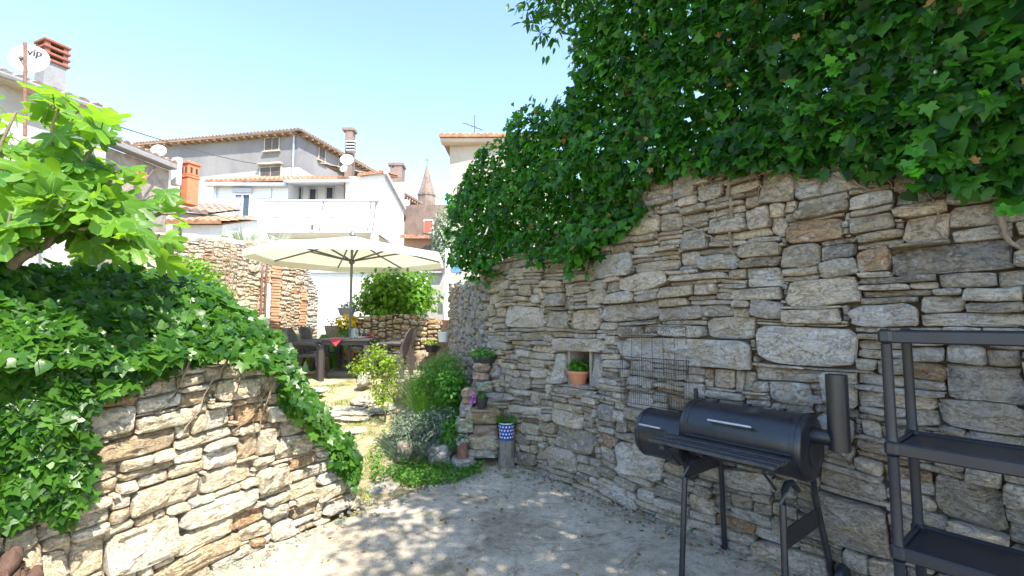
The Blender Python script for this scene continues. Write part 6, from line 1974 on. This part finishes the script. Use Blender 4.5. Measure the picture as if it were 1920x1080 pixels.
# --- stone chimney and stone houses right of the white house
cq = at(741, 400, 27.5)
cs_ = thing('stone_chimney', (cq.x, 27.5, 2), 'tall square stone chimney right of the white house', 'chimney')
def blk(root, name, u0, u1, v0, v1, Y, dpt, m, bev=.02):
    a, c = at(u0, v1, Y), at(u1, v0, Y); b = MB(); b.box(((a.x + c.x) / 2, Y + dpt / 2, (a.z + c.z) / 2), (c.x - a.x, dpt, c.z - a.z), bev=bev); return b.build(name, M[m], root)
blk(cs_, 'shaft', 729, 754, 309, 420, 28.5, .8, 'rubble_pink'); blk(cs_, 'cap', 727, 756, 304, 310, 28.45, .9, 'rubble_pink'); blk(cs_, 'lower_shaft', 748, 757, 372, 470, 28.3, .15, 'brick')
b = MB(); q = at(737, 312, 28.49); b.lathe([(.001, -.02), (.09, -.02), (.09, .01), (.001, .01)], q, 4, ax=(RT, UP, FR)); b.build('vent_hole', M['opening_shade'], cs_)
h1 = thing('stone_house', at(765, 600, 34), 'stone house with bracketed eave behind the tall square chimney', 'house')
z1 = at(726, 345, 31).z
E0, E1 = at_z(700, 330, z1), at_z(795, 385, z1)
ed = (E1 - E0).normalized(); en = Vector((ed.y, -ed.x, 0))
prism_wall(h1, [E0 - en * .5, E1 - en * .5, E1 - en * 5, E0 - en * 5], 1.0, z1 - .05, M['rubble'])
tiles(h1, E0 + UP * .06, E1 + UP * .06, E1 - en * 4 + UP * 1.2, E0 - en * 4 + UP * 1.2, .3, M['tile_old'], rows=6)
rafters(h1, E0 - en * .5 + UP * .05, E1 - en * .5 + UP * .05, en, .45, 18, .18)
window(h1, hit(774, 388, E0 - en * .5, en), ed, en, 1.1, 1.5, 'shutter_dark', 'rubble', 'opening_shade', False)
dish('satellite_dish', at(762, 380, 29.5), .24, Vector((.1, -1, .15)), 'round white dish on the stone house behind the square chimney')
h2 = thing('stone_house', at(805, 600, 30), 'rough stone house with a bright red shutter beneath the spire', 'house')
a, c = at(757, 440, 30), at(858, 384, 30)
prism_wall(h2, [(a.x, 30), (c.x, 30), (c.x, 35), (a.x, 35)], 1.0, c.z, M['rubble_pink'])
w = window(h2, at(804, 425, 30), RT, FR, .52, .78, None, 'plaster_white', 'red_shutter', False, 1)
b = MB(); b.box(at(802, 425, 29.9), (.44, .05, .72), .1); b.build('red_shutter_leaf', M['red_shutter'], w)
h3 = thing('ochre_house', at(800, 600, 22), 'low ochre walled house with a tiled eave below the red shutter', 'house')
a, c = at(757, 480, 22), at(850, 447, 22)
prism_wall(h3, [(a.x, 22), (c.x + .3, 22), (c.x + .3, 26), (a.x, 26)], .8, c.z, M['plaster_orange'])
tiles(h3, (a.x - .1, 21.6, c.z), (c.x + .4, 21.6, c.z), (c.x + .4, 26, c.z + .85), (a.x - .1, 26, c.z + .85), .24, M['tile'], rows=8)
b = MB()
cx_ = at(815, 478, 22)
arc = [Vector((cx_.x + .75 * math.cos(PI * i / 10), 21.98, cx_.z + .55 * math.sin(PI * i / 10))) for i in range(11)] + [Vector((cx_.x - .75, 21.98, cx_.z - .9)), Vector((cx_.x + .75, 21.98, cx_.z - .9))]
b.hexa(arc, [p + Vector((0, .1, 0)) for p in arc]); b.build('arched_door', M['shutter_dark'], h3)
# --- church spire
sx = at(800, 365, 70)
spr = thing('church_spire', (sx.x, 70, 8), 'pointed pinkish stone church spire at the skyline', 'spire')
def szv(v): return at(800, v, 70).z
r1 = 16.5 / F_PX * 70
b = MB(); b.lathe([(r1 * .98, szv(364)), (r1 * .5, szv(338)), (.16, szv(311))], (sx.x, 70, 0), 8); b.build('cone', M['rubble_pink'], spr)
b = MB(); b.lathe([(r1 * 1.08, szv(368)), (r1 * 1.08, szv(364)), (r1 * .97, szv(363.5))], (sx.x, 70, 0), 8); b.build('cornice', M['rubble_pink'], spr)
b = MB(); b.lathe([(r1, 2), (r1, szv(368.2))], (sx.x, 70, 0), 8); b.build('drum', M['rubble_pink'], spr)
b = MB(); b.tube([(sx.x, 70, szv(312)), (sx.x, 70, szv(296))], .05, 6); b.tube([(sx.x - .4, 70, szv(300)), (sx.x + .4, 70, szv(300))], .05, 6); b.build('cross', M['wire'], spr)
# --- house behind the ivy at the right
hr = thing('cream_house', at(900, 600, 20), 'cream house with a tiled eave partly hidden by the ivy', 'house')
a, c = at(842, 400, 20), at(1010, 272, 20)
prism_wall(hr, [(a.x, 20), (c.x, 19.6), (c.x + 2, 26), (a.x + .35, 26)], .8, c.z, M['plaster_cream'])
b = MB(); b.box(((a.x + c.x) / 2, 19.75, c.z + .06), (c.x - a.x + .7, .5, .22), bev=.05); b.build('cornice', M['plaster_cream'], hr)
tiles(hr, (a.x - .4, 19.4, c.z + .2), (c.x + .4, 19.4, c.z + .2), (c.x, 23, c.z + 1.15), (a.x + 2.2, 23, c.z + 1.15), .25, M['tile'], rows=8)
tiles(hr, (a.x - .1, 26, c.z + .2), (a.x - .4, 19.4, c.z + .2), (a.x + 2.2, 23, c.z + 1.15), (a.x + 2.2, 24, c.z + 1.15), .25, M['tile'], rows=6)
an = thing('roof_antenna', at(890, 258, 21), 'thin television antenna on the roof of the cream house', 'antenna')
b = MB(); b.tube([at(890, 262, 21), at(890, 216, 21)], .022, 6); b.build('mast', M['wire'], an)
b = MB(); b.tube([at(869, 230, 21), at(905, 244, 21)], .016, 5); b.build('boom', M['wire'], an)
for k in range(5):
    p = at(872 + 8 * k, 231.5 + 3.1 * k, 21); b = MB(); b.tube([p - Vector((.1, .3, .14)), p + Vector((.1, .3, .14))], .010, 5); b.build('rod', M['wire'], an)
# --- cables
for (p, q, lab) in ((at(150, 214, 11.5), at(562, 312, 33.8), 'dark overhead cable running from the left house to the grey building'), (at(790, 352, 40), at(880, 372, 22), 'thin cable between the spire and the cream house')):
    b = MB(); b.tube([p.lerp(q, i / 16) - UP * (1.1 * math.sin(PI * i / 16) * .4) for i in range(17)], .018, 5)
    b.solo('overhead_cable', M['wire'], p, lab, 'cable')
# --- garden structures near the end of the path
wp_ = at(838, 598, 10.95)
b = MB(); b.box(wp_ + UP * (at(838, 478, 10.95).z - wp_.z) / 2, (.11, .11, at(838, 478, 10.95).z - wp_.z + .3), bev=.012)
b.solo('white_post', M['white_paint'], wp_, 'square white post beside the bush at the path end', 'post')
b = MB(); b.box(at(855, 503, 12.2), (.26, .05, .24), bev=.01); b.solo('blue_panel', M['blue_cloth'], at(855, 503, 12.2), 'small blue panel beside the white post, below the ivy', 'panel')
lt = thing('lean_to_roof', at(815, 500, 13), 'dark little lean-to roof behind the bush, left of the white post', 'lean-to')
a, c = at(793, 509, 12.6), at(832, 509, 12.6)
b = MB(); b.hexa([a, c, c + Vector((0, 1.5, .3)), a + Vector((.4, 1.5, .3))], [a + UP * .08, c + UP * .08, c + Vector((0, 1.5, .42)), a + Vector((.4, 1.5, .42))]); b.build('roof_sheet', M['shutter_dark'], lt)
prism_wall(lt, [(a.x + .1, 12.8), (c.x - .05, 12.8), (c.x - .05, 14), (a.x + .1, 14)], .8, a.z - .02, M['plaster_pale'])
# olive tree
oq = at(832, 440, 14.5)
ol = thing('olive_tree', (oq.x, oq.y, terr(oq.x, oq.y)), 'pale silvery olive tree beside the ivy, before the red shuttered house', 'tree')
b = MB(); limb(b, (oq.x + .1, oq.y, terr(oq.x, oq.y)), (oq.x, oq.y, oq.z - .3), .09, .05); b.build('trunk', M['bark'], ol, sm=60)
ellipsoid_bush(ol, oq, (.42, .45, .85), 2200, M['olive'], T_LANCE, (.08, .14), 'crown', (.55, .28), shell=.05, lump=.5, seed=21)
ellipsoid_bush(ol, at(842, 480, 14.3), (.35, .4, .4), 700, M['olive'], T_LANCE, (.08, .14), 'low_foliage', (.6, .28), shell=.05, lump=.5, seed=22)
# dried plants and shrubs on and before the ruined wall
for (u, v, Y, mm, n, s_, h, lab) in ((432, 447, 9.9, 'grass', 90, .12, .28, 'tuft of green grass on top of the ruined wall'), (462, 447, 10.1, 'olive', 160, .22, .42, 'pale dry bush on top of the ruined wall'), (520, 447, 10.7, 'olive', 110, .2, .3, 'sparse pale tuft at the high end of the ruined wall')):
    q = at(u, v + 6, Y); t = thing('wall_tuft', q, lab, 'plant', 'tufts growing on the ruined wall')
    LV = Leaves(T_BLADE); tuft(LV, q, n, s_, h, .010, .5); LV.build(t, M[mm], 'stalks')
q = at(428, 545, 8.9); t = thing('dry_stalks', q, 'tall brown dried stalks standing before the ruined wall', 'plant')
for k in range(7):
    b = MB(); e = q + Vector((U(-.25, .3), U(-.1, .1), U(.45, .75))); pts = limb(b, q + Vector((U(-.06, .06), 0, -.1)), e, .009, .004, .2, 5); b.build('stalk', M['figbark'], t)
LV = Leaves(T_BLADE)
for k in range(160):
    LV.put(q + Vector((random.gauss(0.02, .14), random.gauss(0, .06), U(.3, .75))), rvec(1), UP + rvec(.5), U(.05, .12), (random.random(), .5, 0), .12)
LV.build(t, M['dry'], 'seed_heads')
for (u, v, Y, rr, n, lab) in ((360, 520, 7.2, .36, 1200, 'yellow green leafy shrub behind the ivy, before the ruined wall'), (395, 555, 6.9, .26, 700, 'small leafy shrub at the right of the yellow green shrub behind the ivy')):
    q = at(u, v, Y); t = thing('leafy_shrub', (q.x, q.y, terr(q.x, q.y)), lab, 'shrub')
    ellipsoid_bush(t, q, (rr * 1.2, rr, rr), n, M['bush'], T_OVAL, (.04, .08), 'foliage', (.75, .25), shell=.2, seed=u)
    b = MB(); limb(b, (q.x, q.y, terr(q.x, q.y)), q, .02, .01); b.build('trunk', M['bark'], t, sm=60)

# ------------------------------------------------------------------ litter on the patio
LV = Leaves(T_OVAL)
for k in range(330):
    if random.random() < 0.6:
        a_ = U(-0.9, 2.6); q = wpt(RO, RA, RN, a_, abs(random.gauss(0.06, 0.16)) + 0.05, 0)
    else:
        q = Vector((U(-1.6, 1.4), U(2.3, 4.6), 0))
        if (q - LO).dot(LN) < 0.05: continue
    LV.put((q.x, q.y, 0.016 + 0.006 * random.random()), UP + rvec(0.25), rvec(1), U(0.015, 0.04), (random.random(), 0.5, 0))
o = LV.build(None, M['dead'], 'fallen_leaves')
tag(o, 'small dry fallen leaves scattered over the concrete patio', 'leaf litter', kind='stuff')
b = MB()
for k in range(420):
    if random.random() < 0.45: q = wpt(RO, RA, RN, U(-0.9, 2.6), abs(random.gauss(0.03, 0.07)) + 0.04, 0)
    elif random.random() < 0.5: q = wpt(LO, LA, LN, U(0, 2.2), abs(random.gauss(0.03, 0.08)) + 0.05, 0)
    else:
        u_, v_ = edge_px[random.randrange(1, 9)]; q = ground(u_ + U(-60, 60), v_ + U(-12, 10), 0)
    r_ = U(0.006, 0.02)
    vs_, fs = rock_geo((q.x, q.y, 0.012 + r_ * .4), (r_ * 2, r_ * 1.6, r_ * 1.2), U(0, 3), k, -2, 0.3)
    b.add(vs_, fs, (0.5 * U(.7, 1.1), 0.45, 0.37))
o = b.build('pebbles', M['stone_grey'], None, sm=60)
tag(o, 'loose stone chips and pebbles along the wall feet', 'pebbles', kind='stuff')
